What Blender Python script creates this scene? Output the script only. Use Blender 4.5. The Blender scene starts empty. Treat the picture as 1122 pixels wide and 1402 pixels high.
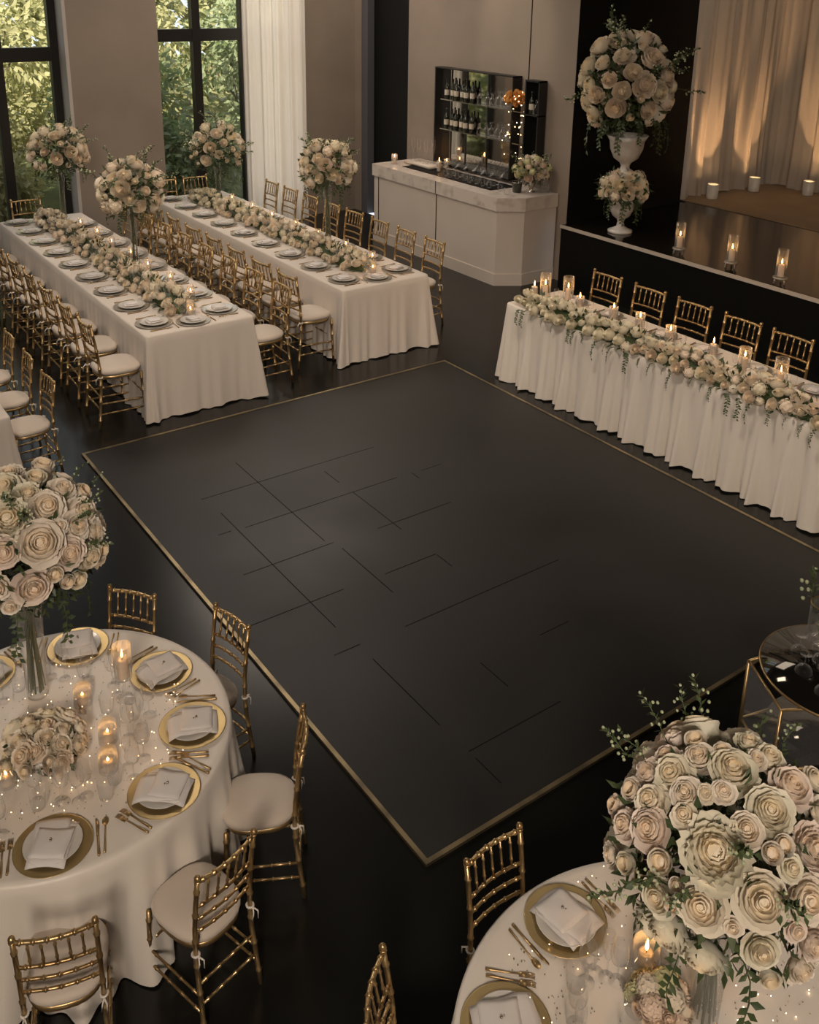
import bpy, math, random
from math import pi, sin, cos, radians
from mathutils import Vector, Matrix
import numpy as np

scn = bpy.context.scene
COL = scn.collection
# ------------------------------------------------------------------ camera
cam_d = bpy.data.cameras.new('camera'); cam = bpy.data.objects.new('camera', cam_d); COL.objects.link(cam)
CF = Vector((0.55783938, 0.77324055, -0.30151995)); CR = Vector((0.81362977, -0.58119415, 0.014831)); CU = CR.cross(CF)
cam.matrix_world = Matrix(((CR.x, CU.x, -CF.x, 0), (CR.y, CU.y, -CF.y, 0), (CR.z, CU.z, -CF.z, 3.582), (0, 0, 0, 1)))
cam_d.sensor_fit = 'VERTICAL'; cam_d.sensor_height = 36; cam_d.lens = 36 * 1341.46 / 1402
cam_d.shift_y = -(701 - 395.5) / 1402; cam_d.clip_start = 0.05; cam_d.clip_end = 200
scn.camera = cam
# ------------------------------------------------------------------ exposure, world, lights
scn.view_settings.view_transform = 'Standard'; scn.view_settings.look = 'None'
scn.view_settings.exposure = 0.06; scn.view_settings.gamma = 1; scn.view_settings.use_curve_mapping = False
cy = scn.cycles
cy.max_bounces = 6; cy.diffuse_bounces = 3; cy.glossy_bounces = 3; cy.transmission_bounces = 4; cy.transparent_max_bounces = 32
cy.sample_clamp_indirect = 2.0; cy.sample_clamp_direct = 12; cy.caustics_reflective = False; cy.caustics_refractive = False
cy.use_denoising = True; cy.use_light_tree = True
w = bpy.data.worlds.new('dusk_sky'); scn.world = w; w.use_nodes = True
bg = w.node_tree.nodes['Background']; bg.inputs[0].default_value = (0.80, 0.86, 0.95, 1); bg.inputs[1].default_value = 1.3

def lamp(name, kind, loc, energy, color, size=1, size_y=None, target=None, spot=None, blend=.5, spread=None):
    d = bpy.data.lights.new(name, kind); d.energy = energy; d.color = color
    if kind == 'AREA':
        d.size = size
        if size_y: d.shape = 'RECTANGLE'; d.size_y = size_y
        if spread: d.spread = spread
    elif kind == 'SUN': d.angle = size
    else: d.shadow_soft_size = size
    if spot: d.spot_size = spot; d.spot_blend = blend
    o = bpy.data.objects.new(name, d); COL.objects.link(o); o.location = loc
    if target is not None: o.rotation_euler = (Vector(target) - Vector(loc)).to_track_quat('-Z', 'Y').to_euler()
    return o
lamp('sun', 'SUN', (-10, 0, 20), 12, (1, .90, .70), radians(3), target=(0, 9, 5))
WARM = (1, .85, .715)
# unseen area lights added under the ceiling to fill the hall
lamp('ceiling_fill', 'AREA', (2.0, 8.7, 5.4), 85, WARM, 1.0, 1.6, target=(2.4, 8.2, 0))
lamp('ceiling_fill', 'AREA', (4.5, 2.2, 5.4), 22, WARM, 1.0, 1.0, target=(4.3, 3.0, 0))
lamp('ceiling_fill', 'AREA', (6.3, 11.5, 5.35), 112, WARM, 3.0, 2.6, target=(6.2, 10.6, 0))  # this one also added to lay a sheen on the dance floor
lamp('front_fill', 'AREA', (-2.2, -2.6, 5.2), 470, WARM, 1.3, 1.3, target=(3.6, 6.0, .4))  # unseen front fill added behind the viewpoint
lamp('fill_spot', 'SPOT', (3.2, 3.4, 5.4), 400, WARM, .25, target=(3.9, 8.4, .6), spot=radians(62), blend=.8)  # unseen spot added to brighten the fronts of the long tables
lamp('fill_spot', 'SPOT', (2.6, 3.6, 5.4), 400, WARM, .25, target=(6.0, 4.6, .4), spot=radians(64), blend=.8)  # unseen spot added to brighten the head table front
lamp('fill_spot', 'SPOT', (4.4, 8.4, 5.4), 110, WARM, .2, target=(7.7, 9.9, .5), spot=radians(60), blend=.8)  # unseen spot added to brighten the bar front
lamp('drape_fill', 'SPOT', (9.3, 6.2, 5.3), 85, (1, .78, .56), .12, target=(12.4, 8.0, 2.6), spot=radians(80), blend=.8)  # unseen spot added to lift the tone of the stage drapes
lamp('wall_washer', 'SPOT', (6.6, 9.6, 5.2), 80, (1, .86, .66), .1, target=(8.4, 9.5, 3.1), spot=radians(34), blend=.6)
# added daylight fill: unseen by the windowless left wall, then behind the curtain
lamp('daylight_fill', 'AREA', (-2.3, 8.5, 2.6), 9, (.80, .90, 1), 5.0, 4.0, target=(3, 8.0, .5))
lamp('daylight_fill', 'AREA', (6.95, 13.45, 2.4), 17, (1, .96, .88), .9, 4.4, target=(6.95, 8, 2.4))

# ------------------------------------------------------------------ materials
def mat(name, base=(.8, .8, .8), rough=.5, metal=0, spec=.5, coat=0, sheen=0, trans=0, emit=None, estr=0, bump=None, vary=None, subs=0):
    m = bpy.data.materials.new(name); m.use_nodes = True; nt = m.node_tree; b = nt.nodes['Principled BSDF']
    b.inputs['Base Color'].default_value = (*base, 1); b.inputs['Roughness'].default_value = rough
    b.inputs['Metallic'].default_value = metal; b.inputs['Specular IOR Level'].default_value = spec
    if coat: b.inputs['Coat Weight'].default_value = coat
    if sheen: b.inputs['Sheen Weight'].default_value = sheen
    if emit: b.inputs['Emission Color'].default_value = (*emit, 1); b.inputs['Emission Strength'].default_value = estr
    if vary:   # (scale, other colour, low, high)
        tc = nt.nodes.new('ShaderNodeTexCoord'); n = nt.nodes.new('ShaderNodeTexNoise'); n.inputs['Scale'].default_value = vary[0]; n.inputs['Detail'].default_value = 5
        r = nt.nodes.new('ShaderNodeMapRange'); r.inputs[1].default_value = vary[2]; r.inputs[2].default_value = vary[3]
        mx = nt.nodes.new('ShaderNodeMix'); mx.data_type = 'RGBA'; mx.inputs[6].default_value = (*base, 1); mx.inputs[7].default_value = (*vary[1], 1)
        nt.links.new(tc.outputs['Object'], n.inputs['Vector']); nt.links.new(n.outputs[0], r.inputs[0]); nt.links.new(r.outputs[0], mx.inputs[0]); nt.links.new(mx.outputs[2], b.inputs['Base Color'])
    if bump:   # (scale, strength, distance)
        tc = nt.nodes.new('ShaderNodeTexCoord'); n = nt.nodes.new('ShaderNodeTexNoise'); n.inputs['Scale'].default_value = bump[0]; n.inputs['Detail'].default_value = 3
        bp = nt.nodes.new('ShaderNodeBump'); bp.inputs['Strength'].default_value = bump[1]; bp.inputs['Distance'].default_value = bump[2]
        nt.links.new(tc.outputs['Object'], n.inputs['Vector']); nt.links.new(n.outputs[0], bp.inputs['Height']); nt.links.new(bp.outputs[0], b.inputs['Normal'])
    return m

def add_translucent(m, color, fac):
    nt = m.node_tree; b = nt.nodes['Principled BSDF']; o = nt.nodes['Material Output']
    t = nt.nodes.new('ShaderNodeBsdfTranslucent'); t.inputs[0].default_value = (*color, 1)
    mx = nt.nodes.new('ShaderNodeMixShader'); mx.inputs[0].default_value = fac
    nt.links.new(b.outputs[0], mx.inputs[1]); nt.links.new(t.outputs[0], mx.inputs[2]); nt.links.new(mx.outputs[0], o.inputs[0])
    return m

def glass_mat(name, tint=(1, 1, 1), lo=.03, hi=.75, rough=.03):
    m = bpy.data.materials.new(name); m.use_nodes = True; nt = m.node_tree; nt.nodes.remove(nt.nodes['Principled BSDF']); o = nt.nodes['Material Output']
    tr = nt.nodes.new('ShaderNodeBsdfTransparent'); tr.inputs[0].default_value = (*tint, 1)
    g0 = nt.nodes.new('ShaderNodeBsdfGlossy'); g0.inputs['Roughness'].default_value = rough
    gd = nt.nodes.new('ShaderNodeBsdfDiffuse'); gd.inputs[0].default_value = (.9, .9, .88, 1)  # white diffuse paints the bright edges that refraction would give clear glass
    gl = nt.nodes.new('ShaderNodeMixShader'); gl.inputs[0].default_value = .28 if rough > .01 else 0
    nt.links.new(g0.outputs[0], gl.inputs[1]); nt.links.new(gd.outputs[0], gl.inputs[2])
    lw = nt.nodes.new('ShaderNodeLayerWeight'); lw.inputs[0].default_value = .4
    mr = nt.nodes.new('ShaderNodeMapRange'); mr.inputs[3].default_value = lo; mr.inputs[4].default_value = hi
    pw = nt.nodes.new('ShaderNodeMath'); pw.operation = 'POWER'; pw.inputs[1].default_value = 1.7
    mx = nt.nodes.new('ShaderNodeMixShader')
    nt.links.new(lw.outputs['Facing'], pw.inputs[0]); nt.links.new(pw.outputs[0], mr.inputs[0]); nt.links.new(mr.outputs[0], mx.inputs[0])
    nt.links.new(tr.outputs[0], mx.inputs[1]); nt.links.new(gl.outputs[0], mx.inputs[2]); nt.links.new(mx.outputs[0], o.inputs[0])
    return m

def petal_mat(name, cols, core):
    m = mat(name, cols[0], .55, spec=.25, sheen=.1); nt = m.node_tree; b = nt.nodes['Principled BSDF']
    oi = nt.nodes.new('ShaderNodeObjectInfo'); cr = nt.nodes.new('ShaderNodeValToRGB'); cr.color_ramp.interpolation = 'CONSTANT'
    el = cr.color_ramp.elements
    while len(el) < len(cols): el.new(.5)
    for i, c in enumerate(cols): el[i].position = i / len(cols); el[i].color = (*c, 1)
    at = nt.nodes.new('ShaderNodeAttribute'); at.attribute_name = 'core'
    mx = nt.nodes.new('ShaderNodeMix'); mx.data_type = 'RGBA'; mx.inputs[7].default_value = (*core, 1)
    nt.links.new(oi.outputs['Random'], cr.inputs[0]); nt.links.new(cr.outputs[0], mx.inputs[6]); nt.links.new(at.outputs['Fac'], mx.inputs[0])
    nt.links.new(mx.outputs[2], b.inputs['Base Color'])
    return add_translucent(m, cols[0], .12)

M = {}
M['plaster'] = mat('warm_plaster', (.30, .245, .195), .75, vary=(1.3, (.25, .205, .165), .35, .7), bump=(6, .25, .01))
M['reveal'] = mat('pale_reveal', (.52, .47, .42), .6)
M['frame'] = mat('black_window_frame', (.012, .011, .010), .4)
M['black'] = mat('black_panel', (.0045, .0045, .004), .55, spec=.18)
M['trimgrey'] = mat('grey_trim', (.10, .10, .11), .4)
M['ceil'] = mat('dark_ceiling', (.03, .028, .025), .9)
M['floor'] = mat('black_polished_concrete', (.0075, .0075, .0062), .22, spec=.35, vary=(.9, (.012, .0115, .010), .35, .75), bump=(3, .05, .01))
M['stagefloor'] = mat('black_gloss_stage', (.010, .008, .006), .13)
M['carpet'] = mat('tan_stage_rug', (.36, .26, .16), .7, vary=(2, (.30, .21, .13), .3, .7))
M['edge'] = mat('stage_edge', (.55, .48, .40), .45)
M['brass'] = mat('brass_strip', (.42, .33, .19), .38, metal=.85, vary=(5, (.20, .16, .10), .4, .65))
M['gold'] = mat('gold_paint', (.58, .41, .20), .34, metal=.85, bump=(30, .15, .003), vary=(3, (.34, .21, .09), .4, .7))
M['goldplate'] = mat('gold_charger', (.56, .42, .20), .42, metal=.8)
M['silverrim'] = mat('grey_charger', (.55, .50, .42), .3, metal=.7)
M['cushion'] = mat('ivory_cushion', (.60, .51, .42), .7, sheen=.3, bump=(14, .25, .01))
M['tie'] = mat('white_tie', (.72, .66, .58), .7)
M['cloth'] = mat('ivory_tablecloth', (.70, .615, .525), .62, sheen=.3, bump=(9, .25, .012))
M['satin'] = mat('satin_tablecloth', (.76, .69, .60), .42, sheen=.3, bump=(7, .25, .012))
M['wood'] = mat('plywood', (.25, .18, .1), .6)
M['china'] = mat('white_china', (.62, .585, .53), .2, coat=.3)
M['napkin'] = mat('white_napkin', (.70, .655, .615), .75, sheen=.2, bump=(40, .15, .004))
M['steel'] = mat('steel', (.6, .56, .5), .2, metal=1)
M['wax'] = add_translucent(mat('candle_wax', (.86, .76, .62), .5, spec=.4), (1, .75, .5), .35)
M['wick'] = mat('wick', (.02, .02, .02), .9)
M['flame'] = mat('flame', (0, 0, 0), 1, emit=(1, .50, .16), estr=260)
M['fairy'] = mat('fairy_bulb', (0, 0, 0), 1, emit=(1, .66, .36), estr=9)
M['uplamp'] = mat('uplight_lens', (0, 0, 0), 1, emit=(1, .62, .30), estr=25)
M['ceramic'] = mat('white_ceramic', (.70, .67, .62), .3, coat=.3, vary=(9, (.55, .52, .47), .4, .7))
M['leaf'] = mat('dark_green_leaf', (.035, .060, .022), .5, vary=(3, (.075, .10, .035), .3, .7))
M['eucalyptus'] = mat('grey_green_leaf', (.13, .165, .10), .55, vary=(5, (.08, .11, .055), .3, .7))
M['stem'] = mat('green_stem', (.09, .12, .05), .5)
M['budw'] = mat('pale_bud', (.50, .55, .33), .5)
M['petal'] = petal_mat('ivory_petals', [(.92, .83, .70), (.94, .86, .74), (.92, .84, .68), (.92, .79, .68), (.88, .83, .66)], (.92, .70, .42))
M['petalfar'] = petal_mat('cream_petals', [(.90, .79, .62), (.92, .83, .68), (.88, .80, .60), (.90, .76, .60)], (.84, .64, .38))
M['petalpink'] = petal_mat('blush_petals', [(.80, .63, .50), (.80, .72, .58), (.70, .72, .40)], (.75, .55, .32))
M['amber'] = mat('amber_petals', (.72, .36, .10), .6)
M['glass'] = glass_mat('clear_glass')
M['pane'] = glass_mat('window_glass', (.97, .99, .97), .02, .30, .0)
M['smoked'] = mat('smoked_mirror', (.075, .07, .06), .06, metal=.9)
M['mirror'] = mat('mirror', (.62, .60, .56), .04, metal=1)
M['darkglass'] = mat('dark_bottle_glass', (.02, .022, .012), .12, coat=.5)
M['label'] = mat('paper_label', (.60, .54, .44), .7)
M['barbody'] = mat('bar_panel', (.66, .585, .51), .45, vary=(1.5, (.60, .53, .46), .3, .7))
M['bartop'] = mat('bar_top', (.66, .59, .52), .28, vary=(8, (.44, .38, .33), .5, .75))
M['leafout'] = add_translucent(mat('garden_leaf', (.26, .25, .13), .6, vary=(1.2, (.44, .40, .23), .35, .65)), (.5, .5, .2), .35)
M['leafout2'] = add_translucent(mat('garden_leaf_green', (.17, .21, .12), .6, vary=(1.0, (.29, .31, .19), .35, .65)), (.35, .45, .2), .35)
M['bark'] = mat('bark', (.09, .07, .05), .9)
M['soil'] = mat('garden_ground', (.07, .09, .035), .95, vary=(2, (.12, .12, .05), .3, .7))
def sheer(name, base, trl, tr):
    m = add_translucent(mat(name, base, .8), trl, .45); nt = m.node_tree; o = nt.nodes['Material Output']
    src = o.inputs[0].links[0].from_socket; t = nt.nodes.new('ShaderNodeBsdfTransparent'); mx = nt.nodes.new('ShaderNodeMixShader'); mx.inputs[0].default_value = tr
    nt.links.new(src, mx.inputs[1]); nt.links.new(t.outputs[0], mx.inputs[2]); nt.links.new(mx.outputs[0], o.inputs[0]); return m
M['sheer'] = sheer('sheer_window_curtain', (.80, .72, .64), (.85, .76, .66), .10)
M['drape'] = sheer('stage_drape', (.74, .66, .57), (.66, .55, .44), .0)

# ------------------------------------------------------------------ mesh builder
class MB:
    def __init__(s): s.v = []; s.f = []; s.c = []; s.cc = 0.0
    def add(s, vs, fs, core=None):
        n = len(s.v); s.v += [tuple(v) for v in vs]; s.f += [tuple(i + n for i in f) for f in fs]
        s.c += core if core is not None else [s.cc] * len(vs); return s
    def box(s, x0, x1, y0, y1, z0, z1):
        return s.add([(x0, y0, z0), (x1, y0, z0), (x1, y1, z0), (x0, y1, z0), (x0, y0, z1), (x1, y0, z1), (x1, y1, z1), (x0, y1, z1)],
                     [(3, 2, 1, 0), (4, 5, 6, 7), (0, 1, 5, 4), (1, 2, 6, 5), (2, 3, 7, 6), (3, 0, 4, 7)])
    def rbox(s, x0, x1, y0, y1, z0, z1, b=.004):
        def ring(d, z): return [(x0 + d, y0 + d, z), (x1 - d, y0 + d, z), (x1 - d, y1 - d, z), (x0 + d, y1 - d, z)]
        vs = ring(b, z0) + ring(0, z0 + b) + ring(0, z1 - b) + ring(b, z1); fs = [(3, 2, 1, 0), (12, 13, 14, 15)]
        for k in range(3):
            for i in range(4): j = (i + 1) % 4; fs.append((k * 4 + i, k * 4 + j, k * 4 + 4 + j, k * 4 + 4 + i))
        return s.add(vs, fs)
    def prism(s, poly, z0, z1):
        n = len(poly)
        return s.add([(x, y, z0) for x, y in poly] + [(x, y, z1) for x, y in poly], [tuple(range(n))[::-1], tuple(range(n, 2 * n))] + [(i, (i + 1) % n, n + (i + 1) % n, n + i) for i in range(n)])
    def tube(s, pts, rad, n=8, cap=True):
        pts = [Vector(p) for p in pts]
        if not hasattr(rad, '__len__'): rad = [rad] * len(pts)
        vs = []; fs = []; ref = None
        for i, p in enumerate(pts):
            t = (pts[min(i + 1, len(pts) - 1)] - pts[max(i - 1, 0)]).normalized()
            if ref is None: ref = Vector((0, 0, 1)) if abs(t.z) < .9 else Vector((1, 0, 0))
            a = t.cross(ref).normalized(); b = t.cross(a); ref = -b if False else ref
            for k in range(n): q = 2 * pi * k / n; vs.append(p + (a * cos(q) + b * sin(q)) * rad[i])
        for i in range(len(pts) - 1):
            for k in range(n): k2 = (k + 1) % n; fs.append((i * n + k, i * n + k2, i * n + n + k2, i * n + n + k))
        if cap: fs.append(tuple(range(n))[::-1]); fs.append(tuple(range((len(pts) - 1) * n, len(pts) * n)))
        return s.add(vs, fs)
    def bamboo(s, p, q, r, nodes=3, n=6, k=1.45):
        p = Vector(p); q = Vector(q); pts = [p]; rad = [r]
        for i in range(nodes):
            t = (i + .5) / nodes; L = (q - p).length; d = min(.006 / max(L, .01), .2 / nodes)
            for a, rr in ((-d, r), (-d * .5, r * k), (d * .5, r * k), (d, r)): pts.append(p.lerp(q, t + a)); rad.append(rr)
        pts.append(q); rad.append(r); return s.tube(pts, rad, n)
    def lathe(s, prof, n=16, c=(0, 0, 0), cap=True):
        vs = []; fs = []
        for r, z in prof:
            for k in range(n): q = 2 * pi * k / n; vs.append((c[0] + r * cos(q), c[1] + r * sin(q), c[2] + z))
        for i in range(len(prof) - 1):
            for k in range(n): k2 = (k + 1) % n; fs.append((i * n + k, i * n + k2, i * n + n + k2, i * n + n + k))
        if cap:
            if prof[0][0] > 1e-4: fs.append(tuple(range(n))[::-1])
            if prof[-1][0] > 1e-4: fs.append(tuple(range((len(prof) - 1) * n, len(prof) * n)))
        return s.add(vs, fs)
    def ball(s, c, r, n=8, m=5, sq=1):
        return s.lathe([(max(r * sin(pi * i / m), 1e-5), -r * sq * cos(pi * i / m)) for i in range(m + 1)], n, c, False)
    def ring(s, c, R, r, n=16, m=6, axis=None):
        vs = []; fs = []; q = Vector(axis).to_track_quat('Z', 'Y') if axis else None
        for i in range(n):
            for j in range(m):
                a = 2 * pi * i / n; b = 2 * pi * j / m; v = Vector(((R + r * cos(b)) * cos(a), (R + r * cos(b)) * sin(a), r * sin(b)))
                if q: v = q @ v
                vs.append(v + Vector(c))
                fs.append((i * m + j, ((i + 1) % n) * m + j, ((i + 1) % n) * m + (j + 1) % m, i * m + (j + 1) % m))
        return s.add(vs, fs)
    def leaf(s, p, d, nrm, L, W):
        p = Vector(p); d = Vector(d).normalized(); nrm = Vector(nrm); a = d.cross(nrm)
        if a.length < 1e-3: a = d.cross(Vector((.3, .5, .8)))
        a.normalize(); u = a.cross(d)
        return s.add([p, p + d * L * .45 + a * W * .5 + u * W * .15, p + d * L, p + d * L * .45 - a * W * .5 + u * W * .15, p + d * L * .5], [(0, 1, 4), (1, 2, 4), (2, 3, 4), (3, 0, 4)])
    def mesh(s, name, smooth=True, core=False):
        me = bpy.data.meshes.new(name); me.from_pydata(s.v, [], s.f)
        if smooth: me.polygons.foreach_set('use_smooth', [True] * len(me.polygons))
        if core:
            at = me.attributes.new('core', 'FLOAT', 'POINT'); at.data.foreach_set('value', s.c)
        return me

def link(name, me, m, parent=None, loc=None, rot=None, scale=None):
    if isinstance(me, MB): me = me.mesh(name)
    if m is not None and not me.materials: me.materials.append(m)
    o = bpy.data.objects.new(name, me); COL.objects.link(o); o.parent = parent
    if loc is not None: o.location = loc
    if rot is not None: o.rotation_euler = rot
    if scale is not None: o.scale = scale if hasattr(scale, '__len__') else (scale,) * 3
    return o
def flat(name, mb, m, parent=None): return link(name, mb.mesh(name, False), m, parent)
def tag(o, label, cat, group=None, kind=None):
    if label: o['label'] = label
    if cat: o['category'] = cat
    if group: o['group'] = group
    if kind: o['kind'] = kind
    return o
def thing(name, label, cat, loc=(0, 0, 0), rz=0, group=None, scale=None):
    o = bpy.data.objects.new(name, None); COL.objects.link(o); o.empty_display_size = .05
    o.location = loc; o.rotation_euler = (0, 0, rz)
    if scale is not None: o.scale = scale if hasattr(scale, '__len__') else (scale,) * 3
    return tag(o, label, cat, group)
def struct(name, mb, m, label=None, smooth=False):
    o = link(name, mb.mesh(name, smooth), m); o['kind'] = 'structure'
    if label: o['label'] = label
    return o
KIDS = {}
def dup(root, loc, rz, label, group=None, scale=None):
    r = root.copy(); COL.objects.link(r); r.location = loc; r.rotation_euler = (0, 0, rz); r['label'] = label
    if scale is not None: r.scale = scale if hasattr(scale, '__len__') else (scale,) * 3
    if group: r['group'] = group
    elif 'group' in r: del r['group']
    for ch in KIDS.setdefault(root.name, list(root.children)):
        c = ch.copy(); COL.objects.link(c); c.parent = r
        for g in KIDS.setdefault(ch.name, list(ch.children)):
            d = g.copy(); COL.objects.link(d); d.parent = c
    return r
class Proto:
    """first placement uses the original, later ones copy it"""
    def __init__(s, make): s.make = make; s.o = None; s.used = False
    def __call__(s, loc, rz, label, group=None, scale=None):
        if s.o is None:
            s.o = s.make()
        if not s.used:
            s.used = True; o = s.o; o.location = loc; o.rotation_euler = (0, 0, rz); o['label'] = label
            if group: o['group'] = group
            if scale is not None: o.scale = scale if hasattr(scale, '__len__') else (scale,) * 3
            KIDS.setdefault(o.name, list(o.children)); return o
        if not group and 'group' in s.o: pass
        return dup(s.o, loc, rz, label, group, scale)
ORD = ['first', 'second', 'third', 'fourth', 'fifth', 'sixth', 'seventh', 'eighth', 'ninth', 'tenth', 'eleventh', 'twelfth', 'thirteenth', 'fourteenth', 'fifteenth', 'sixteenth']
rnd = random.Random(7)
# ================================================================== the setting
YW = 13.2; XR = 8.4; HC = 5.6
struct('ground', MB().box(-14, 24, 13.75, 45, -.12, -.02), M['soil'], 'garden ground outside the tall windows')
struct('floor', MB().box(-2.6, XR, -3, 13.75, -.15, 0), M['floor'], 'black polished hall floor')
struct('ceiling', MB().box(-2.8, 14.2, -3.2, 13.9, HC, HC + .2), M['ceil'])
struct('wall_left', MB().box(-2.8, -2.6, -3, 13.7, 0, HC), M['plaster'])
struct('wall_behind', MB().box(-2.8, 14, -3.2, -3, 0, HC), M['plaster'])
# window wall: piers between full-height windows
struct('wall_pier', MB().box(4.0, 5.22, YW, YW + .5, 0, HC), M['plaster'], 'taupe plaster pier between the two tall windows')
struct('wall_corner', MB().box(7.45, XR + .3, YW, YW + .5, 0, HC), M['plaster'], 'taupe plaster wall between sheer curtain and black panel')
struct('wall_far_left', MB().box(-2.8, 1.6, YW, YW + .5, 0, HC), M['plaster'])
struct('wall_lintel', MB().box(1.6, 7.45, YW, YW + .5, 5.0, HC), M['plaster'])
struct('trim_1', MB().box(3.955, 3.999, YW - .003, YW + .3, 0, 5.0), M['reveal'], 'pale window reveal strip on the pier')
struct('wall_right', MB().box(XR, XR + .25, 8.38, 11.76, 0, HC).box(XR, XR + .25, 12.97, 13.2, 0, HC), M['plaster'], 'taupe plaster wall behind the bar')
struct('trim_2', MB().box(XR - .02, XR + .1, 12.80, 12.97, 0, HC), M['trimgrey'], 'slim grey trim beside the black panel')
struct('trim_3', MB().box(XR - .004, XR, 9.18, 9.195, 2.2, HC), M['black'], 'thin vertical joint in the bar wall')
struct('door_1', MB().box(XR + .1, XR + .2, 11.76, 12.8, 0, HC), M['black'], 'tall black recessed panel left of the bar')

def window(n, x0, x1, mull, tz0, tz1, stile_l, stile_r):
    y0, y1 = YW + .28, YW + .40
    mb = MB()
    for a, b in [(x0, x0 + stile_l), (x1 - stile_r, x1)] + mull: mb.box(a, b, y0, y1, 0, 5.0)
    xs = sorted([x0 + stile_l, x1 - stile_r] + [v for m_ in mull for v in m_])
    for a, b in zip(xs[::2], xs[1::2]):
        mb.box(a, b, y0 + .005, y1 - .005, tz0, tz1).box(a, b, y0, y1, 0, .10).box(a, b, y0, y1, 4.9, 5.0)
    w_ = struct('window_%d' % n, mb, M['frame'], 'tall black framed window with one crossbar')
    for a, b in zip(xs[::2], xs[1::2]):
        for z0, z1 in ((.10, tz0), (tz1, 4.9)):
            p_ = flat('pane', MB().box(a, b, y0 + .05, y0 + .06, z0, z1), M['pane'], w_)
window(1, 1.6, 4.0, [(3.12, 3.24), (2.3, 2.42)], 2.48, 2.66, .1, .15)
window(2, 5.22, 7.45, [(5.85, 5.97), (6.6, 6.72)], 2.69, 2.86, .06, .06)

# stage
SX = 8.30; SZ = .75
st = thing('stage', 'raised black gloss stage with pale front edge behind the head table', 'stage', (SX, 3, 0))
def child(name, mb, m, parent, smooth=False):
    o = link(name, mb.mesh(name, smooth), m, parent); o.matrix_parent_inverse = Matrix.Translation(-parent.location); return o
child('deck', MB().box(SX, 13.38, -2.9, 8.37, SZ - .04, SZ).box(8.67, 13.38, 8.37, 8.44, SZ - .04, SZ).box(10.62, 13.38, 8.44, 9.08, SZ - .04, SZ), M['stagefloor'], st)
child('front_panel', MB().box(SX + .01, SX + .06, -2.9, 8.37, 0, SZ - .04), M['black'], st)
child('edge_strip', MB().box(SX - .012, SX + .004, -2.9, 8.37, SZ - .035, SZ + .004), M['edge'], st)
rug = flat('stage_rug', MB().box(10.72, 13.2, 1.5, 8.9, SZ + .001, SZ + .012), M['carpet']); tag(rug, 'flat tan rug covering the back of the black stage', 'rug')
struct('wall_stage_side', MB().box(8.402, 8.66, 8.374, 8.379, 0, HC).box(8.66, 10.6, 8.45, 8.6, 0, HC).box(10.6, 13.6, 9.1, 9.3, 0, HC), M['black'], 'black wall at the side of the stage')
struct('wall_stage_back', MB().box(13.4, 13.6, -3, 9.3, 0, HC), M['black'])

# dance floor -------------------------------------------------------
def dance_mat():
    m = mat('dark_grey_panels', (.03, .029, .027), .42, spec=.31); nt = m.node_tree; b = nt.nodes['Principled BSDF']; L = nt.links
    N = nt.nodes.new
    tc = N('ShaderNodeTexCoord'); sp = N('ShaderNodeSeparateXYZ'); L.new(tc.outputs['Object'], sp.inputs[0])
    nz = N('ShaderNodeTexNoise'); nz.inputs['Scale'].default_value = 1.1; nz.inputs['Detail'].default_value = 4; L.new(tc.outputs['Object'], nz.inputs[0])
    def math_(op, a, b_=None):
        n = N('ShaderNodeMath'); n.operation = op
        for i, v in enumerate((a, b_)):
            if v is None: continue
            if isinstance(v, (int, float)): n.inputs[i].default_value = v
            else: L.new(v, n.inputs[i])
        return n.outputs[0]
    mr = N('ShaderNodeMapRange'); mr.inputs[1].default_value = .3; mr.inputs[2].default_value = .75; L.new(nz.outputs[0], mr.inputs[0])
    c1 = N('ShaderNodeMix'); c1.data_type = 'RGBA'; c1.inputs[6].default_value = (.0145, .0138, .0125, 1); c1.inputs[7].default_value = (.024, .023, .021, 1); L.new(mr.outputs[0], c1.inputs[0])
    L.new(c1.outputs[2], b.inputs['Base Color'])
    r2 = N('ShaderNodeMapRange'); r2.inputs[1].default_value = .3; r2.inputs[2].default_value = .7; r2.inputs[3].default_value = .38; r2.inputs[4].default_value = .50; L.new(nz.outputs[0], r2.inputs[0]); L.new(r2.outputs[0], b.inputs['Roughness'])
    return m
DX0, DX1, DY0, DY1 = 1.99, 5.52, 2.565, 7.05
df = flat('dance_floor', MB().box(DX0, DX1, DY0, DY1, 0.0005, .012), dance_mat()); tag(df, 'dark grey panelled dance floor edged with thin gold strips', 'dance floor')
# worn seams between the panels: only stretches of the grid still show
SEAMS = [(1, 5.90, 2.45, 3.93), (1, 5.40, 2.35, 2.44), (1, 5.385, 2.54, 3.8), (1, 5.37, 4.01, 4.2), (1, 4.89, 2.28, 2.94), (1, 4.87, 3.28, 3.91), (1, 4.41, 2.09, 2.72), (1, 4.40, 3.02, 3.42), (1, 3.915, 2.35, 2.52), (1, 3.90, 2.82, 4.04),
         (1, 3.4, 3.41, 3.64), (1, 2.94, 2.52, 3.13), (0, 2.90, 4.94, 6.27), (0, 2.95, 4.21, 4.8), (0, 2.485, 4.12, 5.65), (0, 3.395, 5.56, 5.77), (0, 3.405, 4.77, 5.38), (0, 3.93, 5.28, 5.38), (0, 3.42, 4.23, 4.39), (0, 2.51, 3.16, 3.77), (0, 2.98, 3.18, 3.41), (0, 2.52, 2.7, 2.89)]
sm = MB()
for ax_, c_, a_, b_ in SEAMS:
    q = .0026
    sm.box(*((c_ - q, c_ + q, a_, b_) if ax_ == 0 else (a_, b_, c_ - q, c_ + q)), .0119, .0125)
flat('panel_seams', sm, mat('seam', (.006, .006, .006), .9, spec=.1), df)
e = .022
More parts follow.
